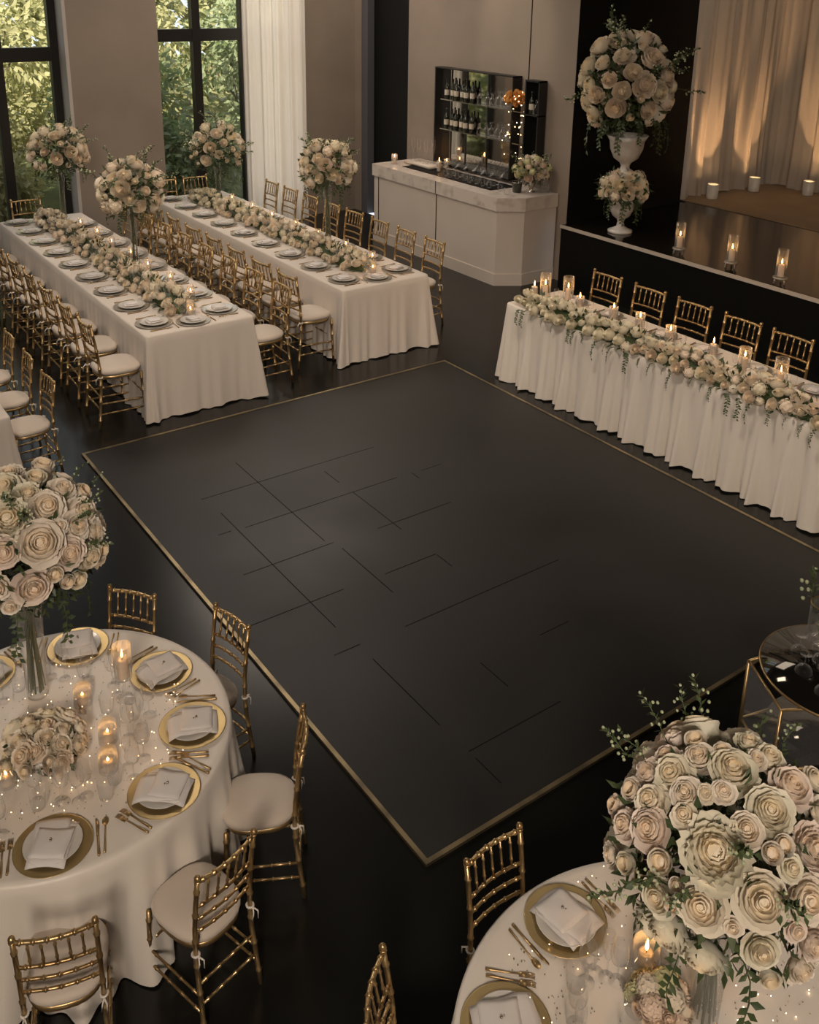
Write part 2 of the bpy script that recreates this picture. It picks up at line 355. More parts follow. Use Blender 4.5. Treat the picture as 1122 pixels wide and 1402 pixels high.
for bx in ((DX0 - e, DX1 + e, DY1, DY1 + e), (DX0 - e, DX1 + e, DY0 - e, DY0), (DX0 - e, DX0, DY0, DY1), (DX1, DX1 + e, DY0, DY1)):
    flat('gold_border', MB().box(*bx, 0.0005, .016), M['brass'], df)

# drapes ------------------------------------------------------------
def drape(name, p0, p1, z0, z1, amp, period, m, nrm, seed, label, cat, group=None, flare=1.0, parent=None):
    r = random.Random(seed); p0 = Vector(p0); p1 = Vector(p1); L = (p1 - p0).length; n = int(L / .012); rows = 14
    ph = [r.uniform(0, 6.3) for _ in range(4)]; vs = []; fs = []; nrm = Vector(nrm)
    for j in range(rows + 1):
        t = j / rows; z = z1 + (z0 - z1) * t
        for i in range(n + 1):
            s_ = i / n * L
            f = sin(2 * pi * s_ / period + ph[0] + .6 * sin(s_ * 2.3 + ph[1])) * .6 + sin(2 * pi * s_ / (period * .43) + ph[2] + t * .5) * .28 + sin(2 * pi * s_ / (period * 2.1) + ph[3]) * .35
            k = amp * (.75 + .25 * t) * f + (.03 * flare * max(0, t - .9) * 10)
            b = p0.lerp(p1, i / n) + nrm * k
            vs.append((b.x, b.y, z + (.012 * sin(s_ * 9 + ph[1]) if j == rows else 0)))
    for j in range(rows):
        for i in range(n): a = j * (n + 1) + i; fs.append((a, a + 1, a + n + 2, a + n + 1))
    o = link(name, MB().add(vs, fs), m, parent)
    if label: tag(o, label, cat, group)
    return o
drape('window_curtain', (6.38, 13.0, 0), (7.42, 13.0, 0), .02, 5.0, .05, .22, M['sheer'], (0, -1, 0), 3, 'sheer ivory floor-length curtain at the right side of the second window', 'curtain')
drape('stage_curtain', (10.5, 8.56, 0), (12.75, 8.56, 0), SZ + .02, 5.3, .07, .34, M['drape'], (0, -1, 0), 5, 'pale pleated drape along the side wall of the stage beside the urn', 'curtain')
drape('stage_curtain', (12.72, 8.5, 0), (12.72, 6.2, 0), SZ + .02, 5.3, .07, .36, M['drape'], (-1, 0, 0), 8, 'pale pleated drape on the back wall of the stage nearest the stage corner', 'curtain')
drape('stage_curtain', (12.72, 6.2, 0), (12.72, 3.4, 0), SZ + .02, 5.3, .07, .36, M['drape'], (-1, 0, 0), 9, 'pale pleated drape on the stage back wall at the photo edge', 'curtain')

# garden ------------------------------------------------------------
def shrub(x, y, h, r, m, seed, label, name='garden_shrub', cat='shrub', trunk=False):
    R_ = random.Random(seed); t = thing(name, label, cat, (x, y, -.02), 0, 'garden greenery beyond the windows')
    f = MB(); cl = [(R_.uniform(-.6, .6) * r, R_.uniform(-.5, .5) * r, R_.uniform(.25 if not trunk else .5, .95) * h, R_.uniform(.3, .55) * r) for _ in range(16)]
    for k in range(3000):
        cx, cy_, cz, cr = cl[k % 16]; d = Vector((R_.gauss(0, 1), R_.gauss(0, 1), R_.gauss(0, 1))).normalized()
        p = Vector((cx, cy_, cz)) + d * cr * R_.uniform(.6, 1.05)
        if p.z < .05: p.z = .05
        f.leaf(p, d + Vector((R_.uniform(-.8, .8), R_.uniform(-.8, .8), R_.uniform(-.9, .2))), d, R_.uniform(.10, .22), R_.uniform(.05, .10))
    o = link('foliage', f, m, t); o['kind'] = 'stuff'
    s_ = MB()
    for k in range(5): s_.tube([(0.05 * k - .1, 0, 0), (R_.uniform(-.2, .2) * r, R_.uniform(-.2, .2) * r, h * .4), (cl[k][0], cl[k][1], cl[k][2])], [.05 if trunk else .03, .03, .012], 6)
    link('stems', s_, M['bark'], t)
for i, (x, y, h, r, k) in enumerate([(2.2, 16.2, 2.6, 1.3, 1), (3.9, 17.5, 3.4, 1.5, 0), (5.6, 16.0, 2.3, 1.2, 1), (6.6, 18.2, 4.2, 1.7, 0), (8.6, 17.0, 3.0, 1.4, 1),
                                 (1.0, 19.5, 4.6, 2.0, 0), (4.4, 20.5, 5.0, 2.1, 0), (7.8, 21.5, 5.2, 2.2, 0), (3.2, 15.2, .9, .8, 0), (6.5, 15.2, 1.1, .9, 1), (10.5, 19.5, 4.8, 2.0, 1)]):
    side = 'left tall window' if x < 5 else 'right tall window'
    lab = ['middle green bush behind the left window', 'tall yellow green bush behind the right stile of the left window', 'rounded green bush close behind the right window',
           'tall yellow green bush behind the right window mullion', 'green bush behind the sheer curtain', 'big yellow green tree crown at the far left of the left window', 'big yellow green tree crown behind the taupe pier',
           'big yellow green tree crown far behind the right window', 'low yellow green bush at the foot of the left window', 'low green bush at the foot of the right window', 'big green bush far right beyond the curtain'][i]
    shrub(x, y, h, r, [M['leafout'], M['leafout2']][k], 40 + i, lab)
bk = MB(); R_ = random.Random(5)
for k in range(9000):
    p = (R_.uniform(-9, 18), 25 + R_.uniform(-.6, .6), R_.uniform(0, 6.5)); f_ = Vector((R_.uniform(-1, 1), -1.2, R_.uniform(-1, .6)))
    bk.leaf(p, f_, (0, -1, .3), R_.uniform(.35, .6), R_.uniform(.25, .4))
hd = link('garden_hedge', bk, M['leafout']); tag(hd, 'tall leafy hedge closing the garden outside the windows', 'hedge')
# ================================================================== chiavari chair
def make_chair():
    t = thing('chiavari_chair', '-', 'chair')
    def post(y):
        s_ = 1 if y > 0 else -1
        b = MB(); pts = [(-.222, y * 1.06, 0), (-.205, y * 1.03, .16), (-.187, y, .32), (-.18, y, .45), (-.186, y, .60), (-.205, y, .76), (-.225, y, .885)]
        P_ = [Vector(p) for p in pts]; path = []; rad = []
        for i in range(len(P_) - 1):
            path.append(P_[i]); rad.append(.0125)
            q = P_[i].lerp(P_[i + 1], .5); d = (P_[i + 1] - P_[i]).normalized()
            for a, r_ in ((-.008, .0125), (-.004, .0165), (.004, .0165), (.008, .0125)): path.append(q + d * a); rad.append(r_)
        path.append(P_[-1]); rad.append(.0125)
        b.tube(path, rad, 7); b.ball((-.2275, y, .908), .0165, 8, 6); b.ring((-.226, y, .892), .012, .005, 8, 4)
        return b
    for y in (.172, -.172): link('back_post', post(y), M['gold'], t)
    for y in (.17, -.17):
        b = MB().bamboo((.172, y * 1.06, 0), (.158, y, .435), .0125, 4, 7, 1.3); link('front_leg', b, M['gold'], t)
    def rail(z, x, bow, r, nodes):
        b = MB(); pts = []; rad = []; K = nodes * 4
        for i in range(K + 1):
            u = i / K; pts.append((x - bow * sin(pi * u), -.17 + .34 * u, z)); rad.append(r)
        path = []; rr = []
        for i, p in enumerate(pts):
            if i % 4 == 2:
                q = Vector(p)
                for dy, k in ((-.006, 1), (-.003, 1.4), (.003, 1.4), (.006, 1)): path.append(q + Vector((0, dy, 0))); rr.append(r * k)
            else: path.append(Vector(p)); rr.append(r)
        return b.tube(path, rr, 6)
    link('top_rail', rail(.885, -.224, .022, .0105, 6), M['gold'], t)
    for z, x in ((.725, -.2), (.650, -.192), (.575, -.184)): link('back_rail', rail(z, x, .018, .0085, 5), M['gold'], t)
    for k in range(5):
        y = -.17 + .34 * (k + 1) / 6; bw = sin(pi * (k + 1) / 6)
        link('spindle', MB().bamboo((-.2 - .018 * bw, y, .725), (-.224 - .022 * bw, y, .885), .0065, 2, 5, 1.4), M['gold'], t)
    def outline(hx, hy, n=28, taper=.06):
        o = []
        for i in range(n):
            a = 2 * pi * i / n; c_, s_ = cos(a), sin(a); ex = .72
            x = hx * (abs(c_) ** ex) * (1 if c_ > 0 else -1); y = hy * (abs(s_) ** ex) * (1 if s_ > 0 else -1); y *= 1 + taper * x / hx; o.append((x, y))
        return o
    def rings(layers, n=28):
        b = MB(); vs = []; fs = []
        for (k, z, x0) in layers:
            for x, y in outline(.185 * k, .188 * k, n): vs.append((x + x0, y, z))
        for i in range(len(layers) - 1):
            for j in range(n): j2 = (j + 1) % n; fs.append((i * n + j, i * n + j2, i * n + n + j2, i * n + n + j))
        fs.append(tuple(range(n))[::-1]); fs.append(tuple(range((len(layers) - 1) * n, len(layers) * n))); return b.add(vs, fs)
    link('seat_frame', rings([(.93, .418, -.004), (.96, .42, -.004), (.96, .444, -.004), (.93, .446, -.004)]), M['gold'], t)
    cu = link('cushion', rings([(.94, .447, 0), (1.0, .456, 0), (1.03, .472, 0), (1.0, .487, 0), (.90, .497, 0), (.6, .504, 0), (.25, .506, 0)]), M['cushion'], t)
    for a, b_, nd in (((.166, .172, .20), (-.196, .175, .22), 4), ((.166, -.172, .20), (-.196, -.175, .22), 4), ((.169, .176, .12), (-.206, .178, .13), 4), ((.169, -.176, .12), (-.206, -.178, .13), 4), ((.165, .172, .25), (.165, -.172, .25), 4), ((-.2, .176, .17), (-.2, -.176, .17), 4), ((-.19, .172, .28), (-.19, -.172, .28), 4)):
        link('stretcher', MB().bamboo(a, b_, .0075, nd, 6, 1.4), M['gold'], t)
    for y in (.172, -.172):
        b = MB().ring((-.181, y, .452), .0165, .006, 12, 6).tube([(-.2, y, .452), (-.215, y + .01, .43), (-.21, y + .015, .39)], [.005, .004, .003], 5).tube([(-.2, y, .452), (-.222, y - .012, .44), (-.225, y - .01, .40)], [.005, .004, .003], 5)
        link('cushion_tie', b, M['tie'], cu)
    return t
chair = Proto(make_chair)
S8 = .8
# ================================================================== tables and cloths
def rect_table(x0, x1, y0, y1, z, label, prefix='banquet_table'):
    t = thing(prefix, label, 'table', ((x0 + x1) / 2, (y0 + y1) / 2, 0)); hx, hy = (x1 - x0) / 2 - .01, (y1 - y0) / 2 - .01
    flat('table_top', MB().rbox(-hx, hx, -hy, hy, z - .03, z - .004), M['wood'], t)
    for a in (-1, 1):
        for b in (-1, 1): link('leg', MB().tube([(a * (hx - .12), b * (hy - .25), 0), (a * (hx - .12), b * (hy - .25), z - .03)], .018, 8), M['frame'], t)
    return t
def cloth_ring(P, N, S, z, wave, m, name, hem=.012, flare=.03, rows=12, rim=.012):
    """P perimeter points, N outward normals, S arc length: top disc + skirt with folds given by wave(s)->(-1..1) and amp"""
    n = len(P); vs = []; fs = []
    c = Vector((sum(p[0] for p in P) / n, sum(p[1] for p in P) / n, z)); vs.append(tuple(c))
    for k in (.5, .97): vs += [(c.x + (p[0] - c.x) * k, c.y + (p[1] - c.y) * k, z) for p in P]
    vs += [(p[0] + q[0] * rim * .2, p[1] + q[1] * rim * .2, z) for p, q in zip(P, N)]
    vs += [(p[0] + q[0] * rim, p[1] + q[1] * rim, z - rim * .9) for p, q in zip(P, N)]
    for j in range(1, rows + 1):
        t = j / rows
        for i in range(n):
            a = wave(S[i], t); off = rim + flare * t + a
            vs.append((P[i][0] + N[i][0] * off, P[i][1] + N[i][1] * off, z - rim - (z - rim - hem) * t + (.006 * sin(S[i] * 17) if j == rows else 0)))
    for i in range(n): fs.append((0, 1 + i, 1 + (i + 1) % n))
    R_ = (len(vs) - 1) // n
    for j in range(R_ - 1):
        for i in range(n): i2 = (i + 1) % n; fs.append((1 + j * n + i, 1 + (j + 1) * n + i, 1 + (j + 1) * n + i2, 1 + j * n + i2))
    return MB().add(vs, fs).mesh(name)
def rect_cloth(x0, x1, y0, y1, z, m, seed, amp, period, corner, label, folds=None):
    r = random.Random(seed); P = []; N = []; S = []; s_ = 0; st_ = .018
    cs = [(x1, y0, -pi / 2), (x1, y1, 0), (x0, y1, pi / 2), (x0, y0, pi)]; rc = .02
    corner_s = []
    for k in range(4):
        cx_, cy_, a0 = cs[k]; ix = cx_ - rc if cx_ == x1 else cx_ + rc; iy = cy_ - rc if cy_ == y1 else cy_ + rc
        for j in range(15):
            a = a0 + (pi / 2) * j / 14; P.append((ix + rc * cos(a), iy + rc * sin(a))); N.append((cos(a), sin(a))); S.append(s_ + .012 * j)
        corner_s.append(s_ + .084); s_ += .18
        nx, ny, _ = cs[(k + 1) % 4]; ex = nx - rc if nx == x1 else nx + rc; ey = ny - rc if ny == y1 else ny + rc
        a = a0 + pi / 2; p0 = Vector((ix + rc * cos(a), iy + rc * sin(a))); p1 = Vector((ex + rc * cos(a), ey + rc * sin(a))); L = (p1 - p0).length; q = int(L / st_)
        for j in range(1, q): p = p0.lerp(p1, j / q); P.append(tuple(p)); N.append((cos(a), sin(a))); S.append(s_ + L * j / q)
        s_ += L
    T = s_; ph = [r.uniform(0, 6.28) for _ in range(4)]
    def wave(s, t):
        f = (sin(2 * pi * s / period + ph[0] + 1.1 * sin(s * 1.7 + ph[1])) ** 3) * .7 + .3 * sin(2 * pi * s / (period * .41) + ph[2] + t)
        a = amp * f * t ** 1.3
        d = min(min(abs(s - c), T - abs(s - c)) for c in corner_s)
        a += corner * math.exp(-(d / .10) ** 2) * t * (1 + .35 * cos(d * 60)) - corner * .35 * math.exp(-((d - .2) / .06) ** 2) * t
        return a
    o = link('tablecloth', cloth_ring(P, N, S, z, wave, m, 'tablecloth'), m); return tag(o, label, 'tablecloth')
def round_cloth(cx_, cy_, R_, z, m, seed, label):
    r = random.Random(seed); n = 420; P = [(cx_ + R_ * cos(2 * pi * i / n), cy_ + R_ * sin(2 * pi * i / n)) for i in range(n)]; N = [(cos(2 * pi * i / n), sin(2 * pi * i / n)) for i in range(n)]
    S = [2 * pi * i / n for i in range(n)]; ph = [r.uniform(0, 6.28) for _ in range(3)]
    def wave(s, t):
        f = sin(17 * s + ph[0] + .9 * sin(3 * s + ph[1])); f = f * abs(f) ** .3
        return .062 * t ** 1.1 * (f * .8 + .30 * sin(39 * s + ph[2] + t)) - .012 * t
    o = link('tablecloth', cloth_ring(P, N, S, z, wave, m, 'tablecloth', flare=.045, rows=14), m); return tag(o, label, 'tablecloth')
# ================================================================== tableware
def plate_mb(r, h=.012, lip=.006):
    return MB().lathe([(r * .55, 0), (r * .7, h * .25), (r * .98, h), (r, h + .001), (r, h + lip * .4), (r * .97, h + lip * .4), (r * .68, h * .5), (r * .6, h * .38), (0.0001, h * .38)], 36)
def make_charger(m): return lambda: tag(link('charger_plate', plate_mb(.172, .010), m), '-', 'plate')
def make_plate(r):
    def f():
        return tag(link('dinner_plate', plate_mb(r, .013), M['china']), '-', 'plate')
    return f
def make_napkin_near():
    b = MB(); R_ = random.Random(3)
    def sheet(x0, x1, y0, y1, z, rot, skew=0):
        n = 9; vs = []; fs = []; c_, s_ = cos(rot), sin(rot)
        for top in (0, 1):
            for i in range(n):
                for j in range(n):
                    u, v = i / (n - 1), j / (n - 1); x = x0 + (x1 - x0) * u; y = y0 + (y1 - y0) * v + skew * u; rr = math.hypot(x, y)
                    zz = z + (.009 if top else 0) + .004 * sin(x * 40 + z * 99) * cos(y * 31) - (max(0, rr - .10) ** 1.4) * 1.0
                    e_ = min(u, 1 - u, v, 1 - v)
                    if top: zz -= .004 * math.exp(-e_ * 12)
                    vs.append((x * c_ - y * s_, x * s_ + y * c_, zz))
        m_ = n * n
        for i in range(n - 1):
            for j in range(n - 1): a = i * n + j; fs += [(a, a + 1, a + n + 1, a + n), (m_ + a, m_ + a + n, m_ + a + n + 1, m_ + a + 1)]
        bd = [j for j in range(n)] + [i * n + n - 1 for i in range(1, n)] + [(n - 1) * n + j for j in range(n - 2, -1, -1)] + [i * n for i in range(n - 2, 0, -1)]
        for k in range(len(bd)): a, c2 = bd[k], bd[(k + 1) % len(bd)]; fs.append((a, m_ + a, m_ + c2, c2))
        b.add(vs, fs)
    sheet(-.125, .115, -.085, .085, .005, .05); sheet(-.085, .125, -.075, .08, .015, .12, .02); sheet(-.10, .055, -.082, .075, .024, .02)
    t = link('napkin', b, M['napkin']); tag(t, '-', 'napkin')
    link('napkin_pin', MB().ball((-.02, 0, .040), .007, 8, 5).ball((-.008, .006, .038), .004, 6, 4), M['steel'], t)
    return t
def make_napkin_far():
    b = MB(); b.rbox(-.07, .07, -.05, .05, 0, .012, .004).rbox(-.05, .06, -.045, .048, .012, .024, .005); return tag(link('napkin', b, M['napkin']), '-', 'napkin')
def make_fork(m):
    def f():
        b = MB().tube([(-.10, 0, .004), (-.08, 0, .004), (-.02, 0, .005), (.035, 0, .007)], [.0055, .006, .0035, .003], 6)
        b.rbox(.033, .058, -.011, .011, .004, .008, .002)
        for k in range(4): y = -.0095 + .0063 * k; b.tube([(.056, y, .006), (.078, y, .008), (.096, y, .004)], [.0022, .002, .0012], 4)
        return tag(link('fork', b, m), '-', 'fork')
    return f
def make_knife(m):
    def f():
        b = MB().tube([(-.11, 0, .005), (-.10, 0, .006), (-.06, 0, .005), (0, 0, .005)], [.006, .007, .0055, .005], 6)
        b.add([(0, -.006, .003), (.07, -.009, .003), (.105, .002, .003), (.10, .006, .003), (0, .006, .003), (0, -.006, .006), (.07, -.009, .006), (.105, .002, .006), (.10, .006, .006), (0, .006, .006)], [(4, 3, 2, 1, 0), (5, 6, 7, 8, 9)] + [(i, (i + 1) % 5, 5 + (i + 1) % 5, 5 + i) for i in range(5)])
        return tag(link('knife', b, m), '-', 'knife')
    return f
def make_spoon(m):
    def f():
        b = MB().tube([(-.10, 0, .005), (-.02, 0, .005), (.05, 0, .006)], [.006, .0035, .003], 6); n = 12; vs = []
        for rr, z in ((1, .008), (.6, .003), (.05, .001)): vs += [(.072 + .026 * rr * cos(2 * pi * k / n), .015 * rr * sin(2 * pi * k / n), z) for k in range(n)]
        b.add(vs, [(j * n + k, j * n + (k + 1) % n, j * n + n + (k + 1) % n, j * n + n + k) for j in range(2) for k in range(n)])
        return tag(link('spoon', b, m), '-', 'spoon')
    return f
def make_wine():
    return tag(link('wine_glass', MB().lathe([(.034, .0), (.034, .002), (.006, .006), (.0035, .02), (.0035, .085), (.012, .095), (.030, .112), (.037, .14), (.034, .175), (.029, .20)], 18, cap=False), M['glass']), '-', 'glass')
def make_flute():
    return tag(link('champagne_flute', MB().lathe([(.032, .0), (.032, .002), (.005, .006), (.0035, .02), (.0035, .09), (.012, .105), (.021, .14), (.023, .19), (.020, .235)], 16, cap=False), M['glass']), '-', 'glass')
def make_tumbler():
    return tag(link('water_glass', MB().lathe([(.0001, .004), (.028, .002), (.031, .006), (.036, .05), (.038, .10)], 18, cap=False), M['glass']), '-', 'glass')
def make_coupe():
    return tag(link('coupe_glass', MB().lathe([(.036, .0), (.036, .003), (.008, .007), (.004, .02), (.004, .07), (.012, .08), (.038, .095), (.052, .12), (.053, .135)], 22, cap=False), M['glass']), '-', 'glass')
gold_charger = Proto(make_charger(M['goldplate'])); grey_charger = Proto(make_charger(M['silverrim']))
plate_big = Proto(make_plate(.128)); plate_far = Proto(make_plate(.135)); nap_near = Proto(make_napkin_near); nap_far = Proto(make_napkin_far)
fork = Proto(make_fork(M['gold'])); knife = Proto(make_knife(M['gold'])); spoon = Proto(make_spoon(M['gold']))
wine = Proto(make_wine); flute = Proto(make_flute); tumbler = Proto(make_tumbler); coupe = Proto(make_coupe)

def setting(x, y, z, rz, sc, near, desc, table, glasses=2, r=None):
    r = r or rnd; c_, s_ = cos(rz), sin(rz)
    def at(lx, ly, lz=0): return (x + (lx * c_ - ly * s_) * sc, y + (lx * s_ + ly * c_) * sc, z + lz * sc)
    (gold_charger if near else grey_charger)(at(0, 0, .001), rz, ('gold' if near else 'grey') + ' charger plate, ' + desc, 'charger plates on the ' + table, sc)
    (plate_big if near else plate_far)(at(.004, 0, .0125), rz, 'white dinner plate, ' + desc, 'dinner plates on the ' + table, sc * (1 if near else .95))
    if near: nap_near(at(0, 0, .022), rz + r.uniform(-.35, .35), 'folded white napkin with small pin, ' + desc, 'napkins on the ' + table, sc)
    else: nap_far(at(0, 0, .021), rz + r.uniform(-.3, .3), 'folded white napkin, ' + desc, 'napkins on the ' + table, sc)
    g = 'gold cutlery on the ' + table
    if near:
        fork(at(0, .215), rz + .02, 'outer gold fork, ' + desc, g, sc); fork(at(.005, .185), rz - .03, 'inner gold fork, ' + desc, g, sc)
        knife(at(0, -.19), rz + .03, 'gold knife, ' + desc, g, sc); spoon(at(0, -.222), rz - .04, 'gold spoon, ' + desc, g, sc)
    else:
        fork(at(0, .195), rz, 'gold fork, ' + desc, g, sc); knife(at(0, -.195), rz, 'gold knife, ' + desc, g, sc)
    g = 'glasses on the ' + table
    if glasses >= 1: wine(at(.235, -.11), rz, 'clear wine glass, ' + desc, g, sc)
    if glasses >= 2: flute(at(.265, -.03), rz, 'clear champagne flute, ' + desc, g, sc)
    if glasses >= 3: tumbler(at(.25, .07), rz, 'clear water glass, ' + desc, g, sc)

# ================================================================== candles
def make_candle():
    t = link('pillar_candle', MB().lathe([(.026, 0), (.0265, .004), (.0265, .088), (.024, .092), (.014, .088), (.0001, .087)], 16), M['wax']); tag(t, '-', 'candle')
    wk = link('wick', MB().tube([(0, 0, .086), (.001, 0, .10)], .0015, 5), M['wick'], t)
    link('flame', MB().lathe([(.0001, .098), (.0045, .103), (.0062, .111), (.0045, .122), (.0018, .132), (.0001, .139)], 8, cap=False), M['flame'], wk)
    return t
candle = Proto(make_candle)
def make_hurricane():
    return tag(link('hurricane_glass', MB().lathe([(.0001, .003), (.048, .003), (.050, .0), (.052, .004), (.052, .25), (.0505, .25), (.0505, .008)], 24, cap=False), M['glass']), '-', 'glass')
hurricane = Proto(make_hurricane)
def candle_in_glass(x, y, z, where, group, sg=1.0, sc=1.0, hg=1.0, hc=1.0):
    candle((x, y, z + .0045 * sg), 0, 'ivory pillar candle burning in glass, ' + where, 'candles ' + group, (sc, sc, sc * hc))
    hurricane((x, y, z + .001), 0, 'clear cylinder glass around candle, ' + where, 'candle glasses ' + group, (sg, sg, sg * hg))

# ================================================================== flowers
def bloom(seed, layers, n_per, open0, open1, gu, gv, ruffle, rmin=.16):
    """concentric cupped petals, unit radius, facing +Z"""
    r = random.Random(seed); b = MB(); k = 0
    for L in range(layers):
        t = L / max(1, layers - 1); Rl = rmin + (1 - rmin) * t ** .9; a1 = radians(open0 + (open1 - open0) * t); n = max(3, int(n_per * (.6 + .7 * t)))
        for q in range(n):
            tq = min(1, (L + q / n) / layers * 1.05); Rl = (rmin + (1 - rmin) * tq ** .95) * r.uniform(.95, 1.04)
            az = 2 * pi * (q + L * .37) / n + r.uniform(-.22, .22); wdt = (2 * pi / n) * r.uniform(.66, .95); k += 1
            vs = []; co = []; hk = r.uniform(.92, 1.06)
            for i in range(gv):
                v = i / (gv - 1); pol = a1 * v
                for j in range(gu):
                    u = j / (gu - 1) * 2 - 1; wv = wdt * (.35 + .75 * sin(pi * min(v * .75 + .1, 1)))
                    edge = 1 - .16 * abs(u) ** 2.5 * v
                    rad = Rl * sin(min(pol, pi * .62)) / sin(min(max(a1, 1.2), pi / 2) if a1 < pi / 2 else pi / 2) * hk
                    z = -Rl * cos(pol) * .85 * edge + (1 - t) * .28 - .10 * t * v ** 4 + ruffle * sin(u * 5 + k) * v * v * .5
                    rad *= 1 + .24 * v ** 4 * t + ruffle * cos(u * 7 + k * 2) * v ** 3
                    rad += .05 * (1 - abs(u)) * v * Rl
                    vs.append((rad * cos(az + u * wv), rad * sin(az + u * wv), z)); co.append(max(0, 1 - t * 1.35) * .6)
            fs = [(i * gu + j, i * gu + j + 1, (i + 1) * gu + j + 1, (i + 1) * gu + j) for i in range(gv - 1) for j in range(gu - 1)]
            b.add(vs, fs, co)
    b.cc = .3; b.ball((0, 0, -.25), .55, 8, 5); return b
def hydrangea(seed, n=46):
    r = random.Random(seed); b = MB(); b.cc = .1; b.ball((0, 0, -.05), .78, 12, 8); g = pi * (3 - 5 ** .5)
    for i in range(n):
        z = 1 - 1.55 * (i + .5) / n; rr = math.sqrt(max(0, 1 - z * z)); d = Vector((rr * cos(g * i), rr * sin(g * i), z)); a = d.orthogonal().normalized(); c_ = d.cross(a); ro = r.uniform(0, 2)
        for k in range(4):
            q = ro + k * pi / 2; e1 = a * cos(q) + c_ * sin(q); e2 = a * cos(q + pi / 2) + c_ * sin(q + pi / 2); p = d * r.uniform(.84, .95)
            b.add([p, p + e1 * .12 + e2 * .13 + d * .07, p + e1 * .27 + d * .03, p + e1 * .12 - e2 * .13 + d * .07], [(0, 1, 2, 3)], [.5, 0, 0, 0])
    return b
BM = {}
def bm(kind):
    if kind not in BM:
        f = {'rose': lambda: bloom(1, 6, 5, 152, 86, 7, 7, .035), 'rose2': lambda: bloom(2, 5, 5, 148, 76, 7, 7, .045), 'garden': lambda: bloom(3, 7, 6, 145, 84, 6, 6, .05, .12),
             'peony': lambda: bloom(4, 6, 8, 135, 96, 6, 6, .08, .2), 'bud': lambda: bloom(5, 3, 4, 165, 135, 5, 6, .01, .6),
             'far1': lambda: bloom(6, 4, 5, 165, 116, 4, 5, .02, .4), 'far2': lambda: bloom(7, 5, 6, 150, 108, 4, 5, .05, .3), 'far3': lambda: hydrangea(8, 30), 'hyd': lambda: hydrangea(9, 70)}[kind]()
        BM[kind] = f.mesh(kind, True, True)
    return BM[kind]
BN = {'rose': 'rose', 'rose2': 'rose', 'garden': 'rose', 'peony': 'peony', 'bud': 'rosebud', 'far1': 'rose', 'far2': 'peony', 'far3': 'hydrangea', 'hyd': 'hydrangea'}
BMAT = {}
def put_bloom(kind, parent, loc, d, r, m='petal'):
    key = (kind, m)
    if key not in BMAT:
        me = bm(kind).copy(); me.materials.clear(); me.materials.append(M[m]); BMAT[key] = me
    q = Vector(d).to_track_quat('Z', 'Y').to_matrix().to_4x4() @ Matrix.Rotation(rnd.uniform(0, 6.28), 4, 'Z')
    o = bpy.data.objects.new(BN[kind], BMAT[key]); COL.objects.link(o); o.parent = parent
    o.matrix_local = Matrix.Translation(loc) @ q @ Matrix.Diagonal((r, r, r, 1)); return o
def foliage_ball(c, rx, rz_, n, L, seed, m='leaf', lo=.55, hi=1.12):
    R_ = random.Random(seed); b = MB(); c = Vector(c)
    for k in range(n):
        d = Vector((R_.gauss(0, 1), R_.gauss(0, 1), R_.gauss(0, 1))).normalized(); k_ = R_.uniform(lo, hi)
        p = c + Vector((d.x * rx, d.y * rx, d.z * rz_)) * k_; b.leaf(p, d * .8 + Vector((R_.uniform(-.9, .9), R_.uniform(-.9, .9), R_.uniform(-.9, .7))), d, L * R_.uniform(.6, 1.2), L * R_.uniform(.3, .5))
    return b
def sprig_mb(L, seed, size):
    R_ = random.Random(seed); b = MB(); pts = [Vector((0, 0, 0))]
    for i in range(4): pts.append(pts[-1] + Vector((R_.uniform(-.12, .12), R_.uniform(-.12, .12), .25)) * L)
    b.tube(pts, [size * .10] * 4 + [size * .05], 4)
    return b, pts, R_
SPR = []
def sprig_meshes():
    if not SPR:
        for s_ in range(3):
            b, pts, R_ = sprig_mb(1, s_ + 60, .12)
            for i in range(16):
                t = .3 + .7 * i / 15; k = min(3, int(t * 4)); p = pts[k].lerp(pts[k + 1], t * 4 - k); d = Vector((R_.uniform(-1, 1), R_.uniform(-1, 1), R_.uniform(0, 1))).normalized()
                b.leaf(p, d, (0, 0, 1), .17, .09)
            for i in range(9):
                k = R_.randint(2, 4); p = pts[k] + Vector((R_.uniform(-.14, .14), R_.uniform(-.14, .14), R_.uniform(-.1, .1))); b.ball(p, .035, 5, 4)
            me = b.mesh('sprig'); me.materials.append(M['stem']); me.materials.append(M['budw']); 
            n0 = len(me.polygons); nb = 9 * 4 * 5
            mi = [0] * n0; mi[n0 - nb:] = [1] * nb; me.polygons.foreach_set('material_index', mi); SPR.append(me)
    return SPR
VIN = []
def vine_meshes():
    if not VIN:
        for s_ in range(2):
            R_ = random.Random(90 + s_); b = MB(); pts = [Vector((0, 0, 0)), Vector((.18, 0, .02)), Vector((.34, .04, -.14)), Vector((.42, .02, -.42)), Vector((.44, -.03, -.72)), Vector((.42, 0, -1.0))]
            b.tube(pts, [.012] * 5 + [.004], 4)
            for i in range(18):
                t = .12 + .88 * i / 17; k = min(4, int(t * 5)); p = pts[k].lerp(pts[k + 1], t * 5 - k); sd = 1 if i % 2 else -1
                b.leaf(p, (R_.uniform(-.2, .5), sd * R_.uniform(.5, 1), R_.uniform(-.9, -.1)), (1, R_.uniform(-.5, .5), .3), R_.uniform(.13, .22), R_.uniform(.08, .13))
            me = b.mesh('trailing_vine'); me.materials.append(M['leaf']); VIN.append(me)
    return VIN
